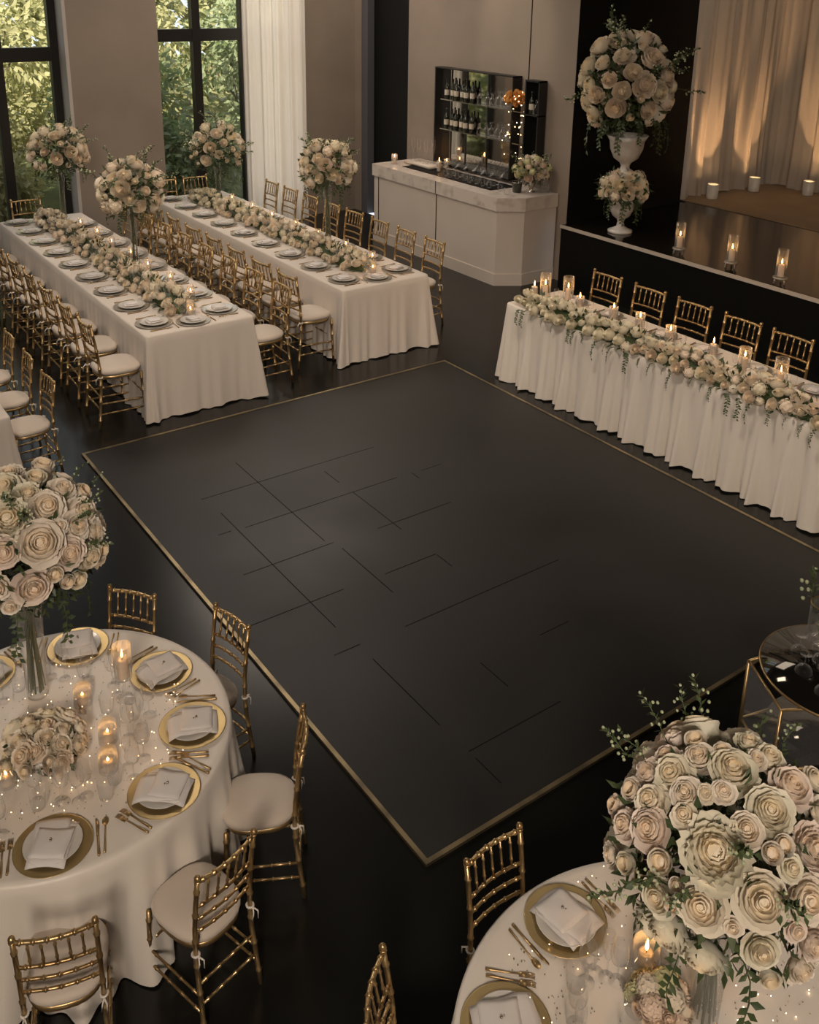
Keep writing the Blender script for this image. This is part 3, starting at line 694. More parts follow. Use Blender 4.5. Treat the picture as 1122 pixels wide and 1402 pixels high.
def put_sprig(parent, loc, d, L):
    o = bpy.data.objects.new('sprig', sprig_meshes()[rnd.randrange(3)]); COL.objects.link(o); o.parent = parent
    o.matrix_local = Matrix.Translation(loc) @ Vector(d).to_track_quat('Z', 'Y').to_matrix().to_4x4() @ Matrix.Rotation(rnd.uniform(0, 6.3), 4, 'Z') @ Matrix.Diagonal((L, L, L, 1))
def put_vine(parent, loc, az, L):
    o = bpy.data.objects.new('trailing_vine', vine_meshes()[rnd.randrange(2)]); COL.objects.link(o); o.parent = parent
    o.matrix_local = Matrix.Translation(loc) @ Matrix.Rotation(az, 4, 'Z') @ Matrix.Diagonal((L, L, L, 1))
def fib(n, zlo=-.55):
    g = pi * (3 - 5 ** .5); out = []
    for i in range(n):
        z = 1 - (1 - zlo) * (i + .5) / n; rr = math.sqrt(1 - z * z); out.append(Vector((rr * cos(g * i), rr * sin(g * i), z)))
    return out
def dome(parent, c, rx, rz_, n, br, kinds, m, zlo=-.5, jit=.08, keep=None):
    for d in fib(n, zlo):
        d = (d + Vector((rnd.uniform(-jit, jit), rnd.uniform(-jit, jit), rnd.uniform(-jit, jit)))).normalized()
        if keep and not keep(d): continue
        k = rnd.choice(kinds); r = br * rnd.uniform(.75, 1.2) * (.5 if k == 'bud' else 1); f = rnd.uniform(.88, 1.0)
        put_bloom(k, parent, Vector(c) + Vector((d.x * rx, d.y * rx, d.z * rz_)) * f, d + Vector((0, 0, .15)), r, m)
def stems_mb(n, z0, z1, r0, r1, seed, rad):
    R_ = random.Random(seed); b = MB()
    for k in range(n):
        a = 2 * pi * k / n + R_.uniform(-.2, .2); q = R_.uniform(.5, 1)
        b.tube([(r0 * q * cos(a), r0 * q * sin(a), z0), (r0 * .35 * cos(a + .4), r0 * .35 * sin(a + .4), (z0 + z1) / 2 + .1 * (z1 - z0)), (r1 * cos(a + 1), r1 * sin(a + 1), z1)], rad, 5)
    return b
def tall_arrangement(x, y, z, hz, rx, label, n=40, br=.058, seed=1, cat='flower arrangement', group=None, hx=0, hy=0):
    """tall glass vase with a round head of blooms; hz is the height of the head's centre above z"""
    t = thing('flower_arrangement', label, cat, (x, y, z), 0, group)
    top = hz - rx * .62
    link('glass_vase', MB().lathe([(.0001, .006), (.055, .004), (.060, 0), (.062, .006), (.045, .03), (.030, .12), (.032, top * .6), (.055, top), (.053, top), (.030, top * .6), (.028, .12), (.04, .034)], 20, cap=False), M['glass'], t)
    link('stems', stems_mb(9, .04, top + .05, .035, .02, seed, .0035), M['stem'], t)
    f = link('foliage', foliage_ball((hx, hy, hz), rx * .88, rx * .85, 360, .09, seed, hi=1.05), M['leaf'], t); f['kind'] = 'stuff'
    dome(t, (hx, hy, hz), rx * .95, rx * .92, n, br * 1.12, ['far1', 'far1', 'far2', 'far3', 'far2', 'bud'], 'petalfar', -.55)
    for k in range(12):
        a = rnd.uniform(0, 6.28); e_ = rnd.uniform(-.1, 1.2); d = Vector((cos(a) * cos(e_), sin(a) * cos(e_), sin(e_))); put_sprig(t, Vector((hx, hy, hz)) + d * rx * .8, d, rnd.uniform(.14, .24) * rx / .33)
    for k in range(8): a = 2 * pi * k / 8; put_vine(t, (hx + cos(a) * rx * .6, hy + sin(a) * rx * .6, hz - rx * .5), a, rx * rnd.uniform(.4, .7))
    return t
def runner(x, y0, y1, z, hw, h, n, label, seed, br=.036, vines=False, kinds=('far1', 'far2', 'far3')):
    t = thing('flower_runner', label, 'flower garland', (x, (y0 + y1) / 2, z)); L = (y1 - y0) / 2; R_ = random.Random(seed)
    fo = MB(); K = int(L * 2 / .08); vs = []; fs = []
    for i in range(K + 1):
        e_ = .25 + .75 * min(1, min(i, K - i) / 2)
        for j in range(9): a = pi * j / 8; kk = e_ * (.62 + .1 * sin(i * 1.7 + j)); vs.append((cos(a) * hw * kk, -L + 2 * L * i / K, .004 + sin(a) * h * kk))
    for i in range(K):
        for j in range(8): fs.append((i * 9 + j, i * 9 + j + 1, i * 9 + j + 10, i * 9 + j + 9))
    fo.add(vs, fs)
    for k in range(int(L * 2 * 150)):
        yy = R_.uniform(-L, L); a = R_.uniform(0, pi); d = Vector((cos(a), R_.uniform(-.4, .4), sin(a) * .8)); k_ = R_.uniform(.5, 1.02)
        zz = max(.01, sin(a) * h * k_)
        fo.leaf((cos(a) * hw * k_, yy, zz), d + Vector((0, 0, -.25 if zz < .06 else 0)), (0, 0, 1), R_.uniform(.04, .075), R_.uniform(.02, .032))
    for v in range(len(fo.v)):
        if fo.v[v][2] < .004: fo.v[v] = (fo.v[v][0], fo.v[v][1], .004)
    o = link('foliage', fo, M['leaf'], t); o['kind'] = 'stuff'
    pos = []
    tries = 0
    while len(pos) < n and tries < 12000:
        tries += 1; yy = R_.uniform(-L, L); a = R_.uniform(.12, pi - .12); g_ = 1 + .18 * sin(yy * 9 + seed) ; p = Vector((cos(a) * hw * .85 * g_, yy, max(br * .8, sin(a) * h * g_))); r = br * R_.uniform(.7, 1.25)
        if all((p - q).length > (r + s_) * .84 for q, s_ in pos): pos.append((p, r))
    vis = sorted(pos, key=lambda q: q[0].x - q[0].z * .3 + q[0].y * .25)
    for i, (p, r) in enumerate(vis[:98]): put_bloom(R_.choice(kinds), t, p, (p.x * 1.1, R_.uniform(-.05, .05), p.z + .04), r, 'petalfar')
    if len(vis) > 98:
        b = MB(); src = bm('far1'); sv = [v.co.copy() for v in src.vertices]; sf = [tuple(q.vertices) for q in src.polygons]
        for p, r in vis[98:]:
            q = Vector((p.x * 1.1, R_.uniform(-.1, .1), p.z + .04)).to_track_quat('Z', 'Y').to_matrix()
            b.add([p + (q @ v) * r for v in sv], sf)
        o = link('remaining_blooms', b.mesh('remaining_blooms', True, True), M['petalfar'], t); o['kind'] = 'stuff'
    return t
# ================================================================== the two long banquet tables
T1 = (2.66, 3.62, 7.36, 12.02); T2 = (4.67, 5.66, 7.54, 12.32)
LT, RT = 'left long table', 'right long table'
rect_table(*T1, .75, 'long banquet table in front of the taupe pier, under an ivory cloth'); rect_table(*T2, .75, 'long banquet table nearer the bar, under an ivory cloth')
rect_cloth(*T1, .756, M['cloth'], 1, .030, .30, .06, 'ivory cloth on the long table in front of the taupe pier')
rect_cloth(*T2, .756, M['cloth'], 2, .032, .28, .06, 'ivory cloth on the long table nearer the bar')
ZT = .757
def ordn(k, n): return 'last' if k == n - 1 else ORD[k]
G = 'gold chairs along the '
for k in range(8): chair((2.465, 7.61 + .54 * k, 0), rnd.uniform(-.05, .05), 'gold chiavari chair, %s from the front, outer side of the %s' % (ORD[k], LT), G + LT)
for k in range(8): chair((3.83, 7.62 + .55 * k, 0), pi + rnd.uniform(-.05, .05), 'gold chiavari chair, %s from the front, aisle side of the %s' % (ORD[k], LT), G + LT)
for k in range(8): chair((4.475, 7.88 + .545 * k, 0), rnd.uniform(-.05, .05), 'gold chiavari chair, %s from the front, aisle side of the %s' % (ORD[k], RT), G + RT)
for k in range(8): chair((5.97, 8.14 + .53 * k, 0), pi + rnd.uniform(-.05, .05), 'gold chiavari chair, %s from the front, bar side of the %s' % (ORD[k], RT), G + RT)
chair((5.0, 12.53, 0), -pi / 2, 'gold chiavari chair at the window end of the right long table, left one')
chair((5.46, 12.53, 0), -pi / 2, 'gold chiavari chair at the window end of the right long table, right one')
chair((3.08, 12.23, 0), -pi / 2, 'gold chiavari chair at the window end of the left long table')
for k in range(9):
    if 7.63 + .53 * k < 11.95: setting(2.83, 7.63 + .53 * k, ZT, 0, .92, False, '%s setting from the front, outer side of the %s' % (ORD[k], LT), LT, 1 + (k < 5))
for k in range(8): setting(3.45, 7.66 + .53 * k, ZT, pi, .92, False, '%s setting from the front, aisle side of the %s' % (ORD[k], LT), LT, 1)
for k in range(9):
    if 7.83 + .54 * k < 12.2: setting(4.85, 7.83 + .54 * k, ZT, 0, .92, False, '%s setting from the front, aisle side of the %s' % (ORD[k], RT), RT, 1 + (k < 5))
for k in range(8): setting(5.49, 7.84 + .54 * k, ZT, pi, .92, False, '%s setting from the front, bar side of the %s' % (ORD[k], RT), RT, 1)
setting(3.13, 7.50, ZT, pi / 2, .85, False, 'setting at the front end of the ' + LT, LT, 0)
setting(5.16, 7.70, ZT, pi / 2, .85, False, 'setting at the front end of the ' + RT, RT, 0)
runner(3.13, 7.72, 11.85, ZT, .15, .15, 150, 'long cream flower garland down the middle of the left long table', 11, .047)
runner(5.17, 7.95, 12.1, ZT, .15, .15, 150, 'long cream flower garland down the middle of the right long table', 12, .047)
for k in range(7):
    candle_in_glass(3.35 + .02 * (k % 2), 8.05 + .52 * k, ZT, '%s behind the garland of the %s' % (ORD[k], LT), 'on the ' + LT, .62, .75, .9, 1.1)
    candle_in_glass(5.40 + .02 * (k % 2), 8.15 + .55 * k, ZT, '%s behind the garland of the %s' % (ORD[k], RT), 'on the ' + RT, .62, .75, .9, 1.1)
candle_in_glass(3.16, 7.62, ZT, 'alone before the garland of the ' + LT, 'on the ' + LT, .6, .7, .9, 1.0)
candle_in_glass(5.2, 7.84, ZT, 'alone before the garland of the ' + RT, 'on the ' + RT, .6, .7, .9, 1.0)
for k in range(14): flute((3.02 + rnd.uniform(-.04, .02), 7.75 + .29 * k, ZT), 0, 'champagne flute, %s from the front, beside the garland of the %s' % (ORD[k], LT), 'champagne flutes along the garland of the ' + LT, .9)
for k in range(14): flute((5.0 + rnd.uniform(-.04, .02), 7.95 + .29 * k, ZT), 0, 'champagne flute, %s from the front, beside the garland of the %s' % (ORD[k], RT), 'champagne flutes along the garland of the ' + RT, .9)
tall_arrangement(3.32, 11.70, ZT, .83, .35, 'white floral globe on glass vase at the far end of the left long table', seed=21)
tall_arrangement(3.36, 9.46, ZT, .77, .335, 'white floral globe on glass vase halfway along the left long table', seed=22, n=40, br=.068)
tall_arrangement(5.42, 11.90, ZT, .66, .37, 'white floral globe on glass vase before the second window', seed=23)
tall_arrangement(5.47, 9.16, ZT, .855, .315, 'white floral globe on glass vase before the taupe corner wall', seed=24)

# ================================================================== head table before the stage
HT = (5.75, 6.42, 2.2, 6.42)
rect_table(*HT, .75, 'long head table along the stage side of the dance floor, under a gathered satin cloth')
rect_cloth(*HT, .756, M['satin'], 5, .070, .24, .04, 'gathered satin cloth falling to the floor around the head table')
for k, y in enumerate((6.2, 5.67, 5.16, 4.66, 4.18, 3.66)): chair((6.60, y, 0), pi + rnd.uniform(-.04, .04), 'gold chiavari chair behind the head table, %s from its bar end' % ORD[k], 'gold chairs behind the head table')
runner(5.84, 2.3, 6.28, ZT, .15, .13, 170, 'thick white and cream flower garland along the front of the head table', 13, .050)
vt = thing('eucalyptus_trail', 'dark green eucalyptus trailing over the front of the head table cloth', 'greenery', (5.70, 4.3, ZT + .02), 0)
for k in range(34): put_vine(vt, (-.035, -1.95 + .12 * k + rnd.uniform(-.05, .05), 0), pi + rnd.uniform(-.9, .9), rnd.uniform(.05, .15))
for k, (x, y, sg, hg) in enumerate(((6.13, 6.33, .95, 1.0), (6.02, 6.36, .6, .8), (6.24, 6.14, .95, 1.0), (6.12, 5.87, .75, .75), (6.16, 5.50, .75, .75), (6.16, 5.2, .8, .85), (6.12, 4.84, .85, .8), (6.18, 4.46, .75, .6), (6.14, 4.14, .9, .9), (6.1, 3.80, .95, 1), (6.12, 3.28, .95, 1.0))):
    candle_in_glass(x, y, ZT, '%s along the head table from its bar end' % (ORD + ['eleventh'])[k], 'on the head table', sg, .95, hg, 1.35)
for k, y in enumerate((6.08, 5.64, 5.03, 4.62, 4.12, 3.62)): setting(6.27, y, ZT, pi, .7, False, '%s setting from the bar end of the head table' % ORD[k], 'head table', 1)

# ================================================================== partly seen table at the left edge
T3 = (.45, 1.40, 6.74, 9.3)
rect_table(*T3, .60, 'lower ivory-clothed table at the left edge behind the round table')
rect_cloth(*T3, .606, M['cloth'], 8, .02, .3, .05, 'ivory cloth on the table at the left edge behind the round table')
for k in range(3): chair((1.585, 7.02 + .55 * k, 0), pi + rnd.uniform(-.05, .05), 'gold chiavari chair, %s in the row at the left edge table' % ORD[k], 'gold chairs at the left edge table', S8)
setting(1.22, 6.95, .607, pi, .75, True, 'front setting of the left edge table', 'left edge table', 1)
setting(1.22, 7.5, .607, pi, .75, True, 'second setting of the left edge table', 'left edge table', 1)

# ================================================================== round tables
def round_table(cx_, cy_, R_, z, which, seed):
    t = thing('round_table', 'round banquet table %s' % which, 'table', (cx_, cy_, 0))
    link('table_top', MB().lathe([(R_ - .01, z - .03), (R_ - .01, z - .004)], 48), M['wood'], t)
    for k in range(4): a = pi / 4 + k * pi / 2; link('leg', MB().tube([(.4 * cos(a), .4 * sin(a), 0), (.4 * cos(a), .4 * sin(a), z - .03)], .015, 8), M['frame'], t)
    round_cloth(cx_, cy_, R_ - .008, z + .006, M['satin'], seed, 'ivory satin cloth draped over the round table %s' % which)
ZR = .607
LR, RR = 'left round table', 'right round table'
round_table(.76, 3.476, .70, .60, 'at the lower left, set for dinner', 3)
round_table(1.88, 1.14, .70, .60, 'at the lower right, mostly outside the photo', 4)
FD = lambda a: radians(a)
FW = (S8 * .86, S8 * .86, S8)
FC = (.78, .78, .80)
for (x, y, ang, lab) in ((1.32, 4.095, -142, 'gold chiavari chair behind the left round table, back turned to the dance floor corner'),
                         (1.635, 3.645, -168, 'gold chiavari chair right of the left round table, touching the dance floor edge'),
                         (1.55, 2.825, 150, 'gold chiavari chair seen side-on with its ivory seat between table and dance floor'),
                         (1.04, 2.455, 105, 'gold chiavari chair at the front right of the left round table, back to the camera'),
                         (.475, 2.51, 71, 'gold chiavari chair cut by the bottom edge at the front of the left round table')):
    a = radians(ang); chair((x + .185 * cos(a), y + .185 * sin(a), 0), a, lab, None, (.80, .72, .80))
for (x, y, ang, lab) in ((1.82, 1.975, -88, 'gold chiavari chair behind the right round table at the dance floor front corner'),
                         (1.2, 1.79, -45, 'gold chiavari chair seen edge-on at the bottom centre left of the right round table')):
    a = radians(ang); chair((x + .185 * cos(a), y + .185 * sin(a), 0), a, lab, None, (.80, .72, .80))
LC = Vector((.76, 3.476, 0)); RC = Vector((1.88, 1.14, 0))
for k, (x, y, lab) in enumerate(((1.01, 3.98, 'far side of the left round table'), (1.26, 3.60, 'far right side of the left round table'), (1.24, 3.21, 'right side of the left round table'),
                    (1.01, 2.95, 'front right of the left round table'), (.59, 2.94, 'front of the left round table'), (.60, 4.02, 'back left of the left round table'))):
    v = LC - Vector((x, y, 0)); a = math.atan2(v.y, v.x); setting(x, y, ZR, a, S8, True, lab, LR, 3)
for k, (x, y, lab) in enumerate(((1.89, 1.68, 'far side of the right round table'), (1.50, 1.53, 'left side of the right round table'), (2.35, 1.55, 'beside the bar cart, right round table'))):
    v = RC - Vector((x, y, 0)); a = math.atan2(v.y, v.x); setting(x, y, ZR, a, S8, True, lab, RR, 3)

def hero(name_label, cat, base, hc, S, cpx, rx, ry, blooms, extra, seed, vase_r=.055, vh=None, mk='petal'):
    """large foreground arrangement: blooms on a globe; listed ones face the room's balcony"""
    t = thing('flower_arrangement', name_label, cat, base); hz = hc.z - base[2]; c = Vector((hc.x - base[0], hc.y - base[1], hz)); vh = vh or hz - rx * .6
    link('glass_vase', MB().lathe([(.0001, .008), (vase_r * .75, .006), (vase_r * .8, 0), (vase_r * .82, .02), (vase_r * .9, vh * .5), (vase_r * 1.1, vh), (vase_r * 1.07, vh), (vase_r * .87, vh * .5), (vase_r * .78, .022)], 28, cap=False), M['glass'], t)
    link('stems', stems_mb(16, .02, vh + .06, vase_r * .75, vase_r * .35, seed, .0032), M['stem'], t)
    o = link('foliage', foliage_ball(c, rx * .88, ry * .84, 1500, .05, seed, lo=.5, hi=1.05), M['leaf'], t); o['kind'] = 'stuff'
    vd = (hc - Vector((0, 0, 3.582))).normalized(); vr = vd.cross(Vector((0, 0, 1))).normalized(); vu = vr.cross(vd); ds = []
    for (px, py, pr, kind) in blooms:
        a, b = (px - cpx[0]) / S / rx, -(py - cpx[1]) / S / ry; q = a * a + b * b; sc_ = 1.0
        if q > .96: sc_ = math.sqrt(.96 / q) if q > 1.4 else 1.0
        dz = math.sqrt(max(.04, 1 - min(q, .96))); d = vr * a + vu * b - vd * dz; ds.append(d.normalized())
        p = c + Vector((d.x * rx, d.y * rx, d.z * ry)) * .93
        put_bloom(kind, t, p, d * .75 - vd * .45, pr / S * 1.08, mk)
    for d in fib(extra, -.5):
        if all((d - q).length > .42 for q in ds): put_bloom(rnd.choice(['rose', 'rose2', 'garden', 'peony', 'bud']), t, c + Vector((d.x * rx, d.y * rx, d.z * ry)) * .9, d, rx * rnd.uniform(.13, .21), mk)
    for k in range(16):
        a = 2 * pi * k / 16 + rnd.uniform(-.2, .2); e_ = rnd.uniform(-.1, 1.0); d = Vector((cos(a) * cos(e_), sin(a) * cos(e_), sin(e_))); put_sprig(t, c + d * rx * .85, d, rnd.uniform(.10, .17))
    for k in range(7): a = 2 * pi * k / 7 + .6; put_vine(t, c + Vector((cos(a) * rx * .45, sin(a) * rx * .45, -ry * .62)), a, rx * rnd.uniform(.45, .7))
    return t
Z3 = 3.323
RB_ = [(608,275,88,'rose'),(868,265,80,'rose2'),(785,400,85,'garden'),(345,375,80,'rose2'),(420,435,60,'rose'),(700,500,60,'rose'),(585,620,112,'peony'),(800,745,92,'rose'),(560,840,88,'garden'),(830,940,64,'rose'),(990,490,82,'peony'),(985,690,84,'rose2'),(265,505,65,'rose2'),(290,620,75,'rose'),(225,395,52,'peony'),(370,870,68,'rose'),(365,730,45,'bud'),(165,640,62,'rose2'),(100,575,40,'bud'),(300,300,55,'rose2'),(425,205,44,'bud'),(450,265,62,'rose'),(505,410,34,'rose2'),(585,380,44,'rose2'),(660,130,52,'peony'),(760,170,60,'rose2'),(980,200,52,'rose'),(1020,335,70,'rose2'),(810,560,38,'bud'),(855,515,38,'bud'),(905,590,44,'rose2'),(700,885,35,'rose2'),(445,795,28,'bud'),(440,880,30,'bud'),(175,490,45,'bud'),(430,520,50,'rose2'),(110,790,45,'peony'),(205,790,40,'bud'),(1040,860,60,'peony'),(960,820,40,'rose2'),(1010,970,60,'peony'),(880,1040,40,'bud'),(700,200,42,'rose2'),(1080,610,60,'rose2'),(1130,450,70,'rose'),(1140,740,70,'rose'),(550,215,36,'bud')]
RB_ = [(x / Z3 + 800, y / Z3 + 980, r / Z3, k) for x, y, r, k in RB_]
LB_ = [(65,275,75,'peony'),(180,400,80,'rose'),(35,415,55,'rose'),(230,255,65,'rose2'),(135,585,65,'rose'),(295,470,60,'garden'),(60,140,70,'rose2'),(160,185,45,'peony'),(310,180,50,'rose2'),(235,70,42,'bud'),(345,365,55,'rose'),(375,300,62,'rose2'),(420,400,50,'peony'),(395,510,48,'rose2'),(440,490,34,'bud'),(270,345,32,'rose2'),(395,215,36,'bud'),(90,75,55,'peony'),(200,120,38,'bud'),(320,590,35,'bud'),(275,590,28,'bud'),(30,650,35,'rose2'),(-10,560,42,'rose2'),(-60,300,70,'rose'),(-60,470,60,'garden'),(-80,150,60,'rose2'),(225,545,30,'bud')]
LB_ = [(x / 3.185, y / 3.185 + 620, r / 3.185, k) for x, y, r, k in LB_]
hero('large globe of ivory roses on a glass vase, lower right corner', 'flower arrangement', (2.0, 1.21, ZR), Vector((1.985, 1.21, 1.285)), 488, (985, 1162), .33, .315, RB_, 110, 31)
hero('large globe of ivory roses on a glass vase at the left edge', 'flower arrangement', (.77, 3.77, ZR), Vector((.785, 3.76, 1.35)), 333, (38, 745), .325, .315, LB_, 110, 32)
# low centrepieces
lc = thing('low_centrepiece', 'low dome of cream ranunculus and roses in the middle of the left round table', 'flower arrangement', (.69, 3.39, ZR))
link('dish', MB().lathe([(.07, 0), (.08, .01), (.10, .05), (.09, .05)], 24), M['ceramic'], lc)
o = link('foliage', foliage_ball((0, 0, .05), .14, .07, 150, .04, 33), M['leaf'], lc); o['kind'] = 'stuff'
for v in o.data.vertices:
    if v.co.z < .004: v.co.z = .004
dome(lc, (0, 0, .05), .165, .105, 27, .043, ['garden', 'rose', 'rose2', 'peony', 'bud'], 'petalfar', .05)
lc = thing('low_centrepiece', 'small clump of pale green and cream blooms before the vase, right round table', 'flower arrangement', (1.91, 1.30, ZR))
link('dish', MB().lathe([(.03, 0), (.04, .01), (.05, .04), (.045, .04)], 20), M['ceramic'], lc)
dome(lc, (0, 0, .045), .085, .07, 16, .038, ['hyd', 'rose', 'peony'], 'petalpink', .0)
# candles and loose glasses of the round tables
st_ = thing('candle_stand', 'tall glass candle stand with lit candle at the back of the left round table', 'candle holder', (1.07, 3.53, ZR))
link('stand', MB().lathe([(.0001, .004), (.035, .003), (.038, 0), (.036, .006), (.006, .012), (.005, .05), (.006, .09), (.012, .10), (.034, .108), (.036, .112)], 20, cap=False), M['glass'], st_)
link('glass_cylinder', MB().lathe([(.036, .112), (.037, .118), (.040, .27), (.039, .27), (.036, .12)], 24, cap=False), M['glass'], st_)
candle((1.07, 3.53, ZR + .113), 0, 'ivory pillar candle on the glass stand of the left round table', None, (.9, .9, 1.0))
for k, (x, y, lab) in enumerate(((.925, 3.33, 'right of the low flower dome'), (.875, 3.18, 'front right of the low flower dome'), (.53, 3.33, 'left of the low flower dome at the photo edge'), (.91, 3.60, 'behind the low flower dome'))):
    candle((x, y, ZR + .004), 0, 'short candle in a low glass, ' + lab, None, (.85, .85, .42)); hurricane((x, y, ZR), 0, 'low clear glass around a candle, ' + lab, None, (.72, .72, .36))
GL = ['left of the candle stand', 'between stand and low candles', 'beside the front low candle', 'in front of the low flower dome', 'front of dome, left of its neighbour', 'nearest the front napkin', 'below the candle stand', 'behind the right hand charger', 'left front at the photo edge', 'left of the tall vase foot', 'just behind the candle stand', 'touching the front of the flower dome']
GR = ['large one by the far charger', 'large one right of the first large one', 'near the left charger', 'left of the short candle', 'beside the tall candle', 'behind the vase foot', 'right of the vase foot', 'rightmost by the vase foot', 'in front of the short candle', 'half hidden under the rose globe']
candle_in_glass(1.955, 1.40, ZR, 'before the vase of the right round table', 'on the right round table', .8, .9, .75, 1.3)
candle((1.865, 1.345, ZR + .004), 0, 'short candle in a low glass, left of the green clump on the right round table', None, (.85, .85, .5)); hurricane((1.865, 1.345, ZR), 0, 'low clear glass left of the green clump on the right round table', None, (.72, .72, .4))
for k, (x, y) in enumerate(((.98, 3.50), (1.0, 3.30), (.94, 3.08), (.82, 3.05), (.68, 3.12), (.60, 3.18), (1.06, 3.40), (1.08, 3.66), (.45, 3.1), (.52, 3.6), (.98, 3.74), (.76, 3.10))):
    (wine if k % 3 else tumbler)((x, y, ZR), 0, 'clear glass on the left round table, ' + GL[k], 'clear glasses in the middle of the left round table', S8)
for k, (x, y) in enumerate(((1.76, 1.50), (1.84, 1.50), (1.68, 1.42), (1.78, 1.30), (1.88, 1.44), (2.1, 1.44), (2.2, 1.35), (2.24, 1.24), (1.72, 1.2), (2.05, 1.38))):
    (wine if k % 3 else tumbler)((x, y, ZR), 0, 'clear glass on the right round table, ' + GR[k], 'clear glasses in the middle of the right round table', S8 * (1.15 if k < 2 else 1))
def crystals(cx_, cy_, n, seed, lab):
    R_ = random.Random(seed); a = MB(); 
    for k in range(n):
        q = R_.uniform(0, 6.28); r = .48 * math.sqrt(R_.random()); a.ball((r * cos(q), r * sin(q), .004), R_.uniform(.0015, .003), 5, 3)
    o = link('table_crystals', a, M['steel'], None, (cx_, cy_, ZR)); tag(o, 'scatter of tiny %s' % lab, 'table decoration', None, 'stuff')
    f = MB()
    for k in range(n // 3):
        q = R_.uniform(0, 6.28); r = .50 * math.sqrt(R_.random()); f.ball((r * cos(q), r * sin(q), R_.uniform(.003, .03)), .0017, 5, 3)
    o = link('fairy_lights', f, M['fairy'], None, (cx_, cy_, ZR)); tag(o, 'tiny warm fairy lights among the %s' % lab, 'lights', None, 'stuff')
crystals(.80, 3.44, 420, 1, 'crystals on the cloth of the left round table'); crystals(1.95, 1.3, 420, 2, 'crystals on the cloth of the right round table')

# ================================================================== bar
ZB = 1.10
def off_poly(d): return [(7.58 - d, 11.40 + d), (7.58 - d, 8.73 - d * .4), (7.86 - d * .4, 8.55 - d), (8.385, 8.55 - d), (8.385, 11.40 + d)][::-1]
bar = thing('bar_counter', 'pale panelled bar counter with angled corner against the taupe wall', 'bar', (7.58, 8.73, 0))
child('body', MB().prism(off_poly(0), .0, ZB - .17), M['barbody'], bar)
child('plinth', MB().prism(off_poly(.012), .0, .15), M['barbody'], bar)
child('counter_top', MB().prism(off_poly(.022), ZB - .165, ZB), M['bartop'], bar)
for y in (9.93, 11.28): child('panel_joint', MB().box(7.574, 7.581, y, y + .012, .15, ZB - .17), M['black'], bar)
child('panel_joint', MB().box(7.555, 7.56, 9.93, 9.942, ZB - .165, ZB - .001), M['black'], bar)
child('shadow_gap', MB().prism(off_poly(.003), ZB - .172, ZB - .165), M['black'], bar)
child('serving_well', MB().box(7.78, 8.20, 9.1, 11.0, ZB + .0005, ZB + .006), M['black'], bar)
ZW = ZB + .007
candle_in_glass(7.80, 11.22, ZB, 'at the far end of the bar', 'on the bar', .8, .9, .7, 1.1)
candle_in_glass(7.98, 10.42, ZW, 'in the middle of the bar', 'on the bar', .7, .9, .8, 1.5)
candle_in_glass(8.26, 10.62, ZB, 'at the mirror foot on the bar', 'on the bar', .7, .9, .7, 1.0)
tr = thing('serving_tray', 'pale stone serving tray with tall glasses on the far part of the bar', 'tray', (8.05, 10.88, ZW))
link('tray', MB().rbox(-.12, .12, -.30, .30, 0, .05, .01), M['bartop'], tr)
for k, (x, y) in enumerate(((8.05, 11.12), (8.02, 10.95), (8.08, 10.85), (8.0, 10.76), (8.1, 10.72))): flute((x, y, ZW + .051), 0, 'tall glass on the stone tray of the bar, %s from the far end' % ORD[k], 'tall glasses on the stone tray of the bar', (1.3, 1.3, 1.35))
for k in range(16): tumbler((7.86 + .1 * (k % 2) + rnd.uniform(-.02, .02), 9.22 + .066 * k, ZW), 0, 'short clear glass, %s from the near end, in the row along the bar front' % ORD[k], 'short clear glasses on the bar', .8)
for k in range(14): coupe((8.08 + .1 * (k % 2), 9.3 + .09 * k, ZW), 0, 'clear coupe glass, %s counted from the near end, in the rows before the bar mirror' % ORD[k], 'coupe glasses on the bar', .95)
for k in range(10): wine((8.26, 9.45 + .11 * k, ZB), 0, 'wine glass, %s from the near end, in the row under the bar mirror' % ORD[k], 'wine glasses at the bar mirror', .95)
bk = thing('ice_bucket', 'dark metal ice bucket beside the flower vases on the bar', 'bucket', (8.0, 8.86, ZB))
link('bucket', MB().lathe([(.05, 0), (.055, .005), (.065, .12), (.068, .125), (.062, .12), (.05, .01), (.0001, .01)], 20), M['darkglass'], bk); link('rim', MB().ring((0, 0, .124), .066, .004, 24), M['steel'], bk)
tumbler((7.80, 8.82, ZB), 0, 'small tumbler alone at the angled corner of the bar', None, .9); tumbler((7.86, 9.02, ZB), 0, 'small tumbler left of the ice bucket on the bar', None, .8)
bf = thing('bar_flowers', 'bar bouquet of cream, lime and blush blooms in a footed silver vase', 'flower arrangement', (8.16, 8.78, ZB))
link('vase', MB().lathe([(.05, 0), (.052, .006), (.02, .02), (.03, .05), (.055, .12), (.06, .17), (.055, .17), (.03, .06)], 20), M['steel'], bf)
o = link('foliage', foliage_ball((0, 0, .27), .20, .15, 260, .07, 35), M['leaf'], bf); o['kind'] = 'stuff'
dome(bf, (0, 0, .27), .20, .16, 34, .052, ['far1', 'far2', 'far3'], 'petalpink', -.4)
for k in range(8): a = 2 * pi * k / 8; put_sprig(bf, (cos(a) * .12, sin(a) * .12, .33), (cos(a), sin(a), 1.1), .16)
v2 = thing('glass_vase', 'empty clear cylinder vase at the wall end of the bar', 'vase', (8.31, 8.68, ZB)); link('cylinder', MB().lathe([(.0001, .005), (.045, .004), (.048, 0), (.05, .01), (.05, .16), (.047, .16), (.046, .012)], 20, cap=False), M['glass'], v2)

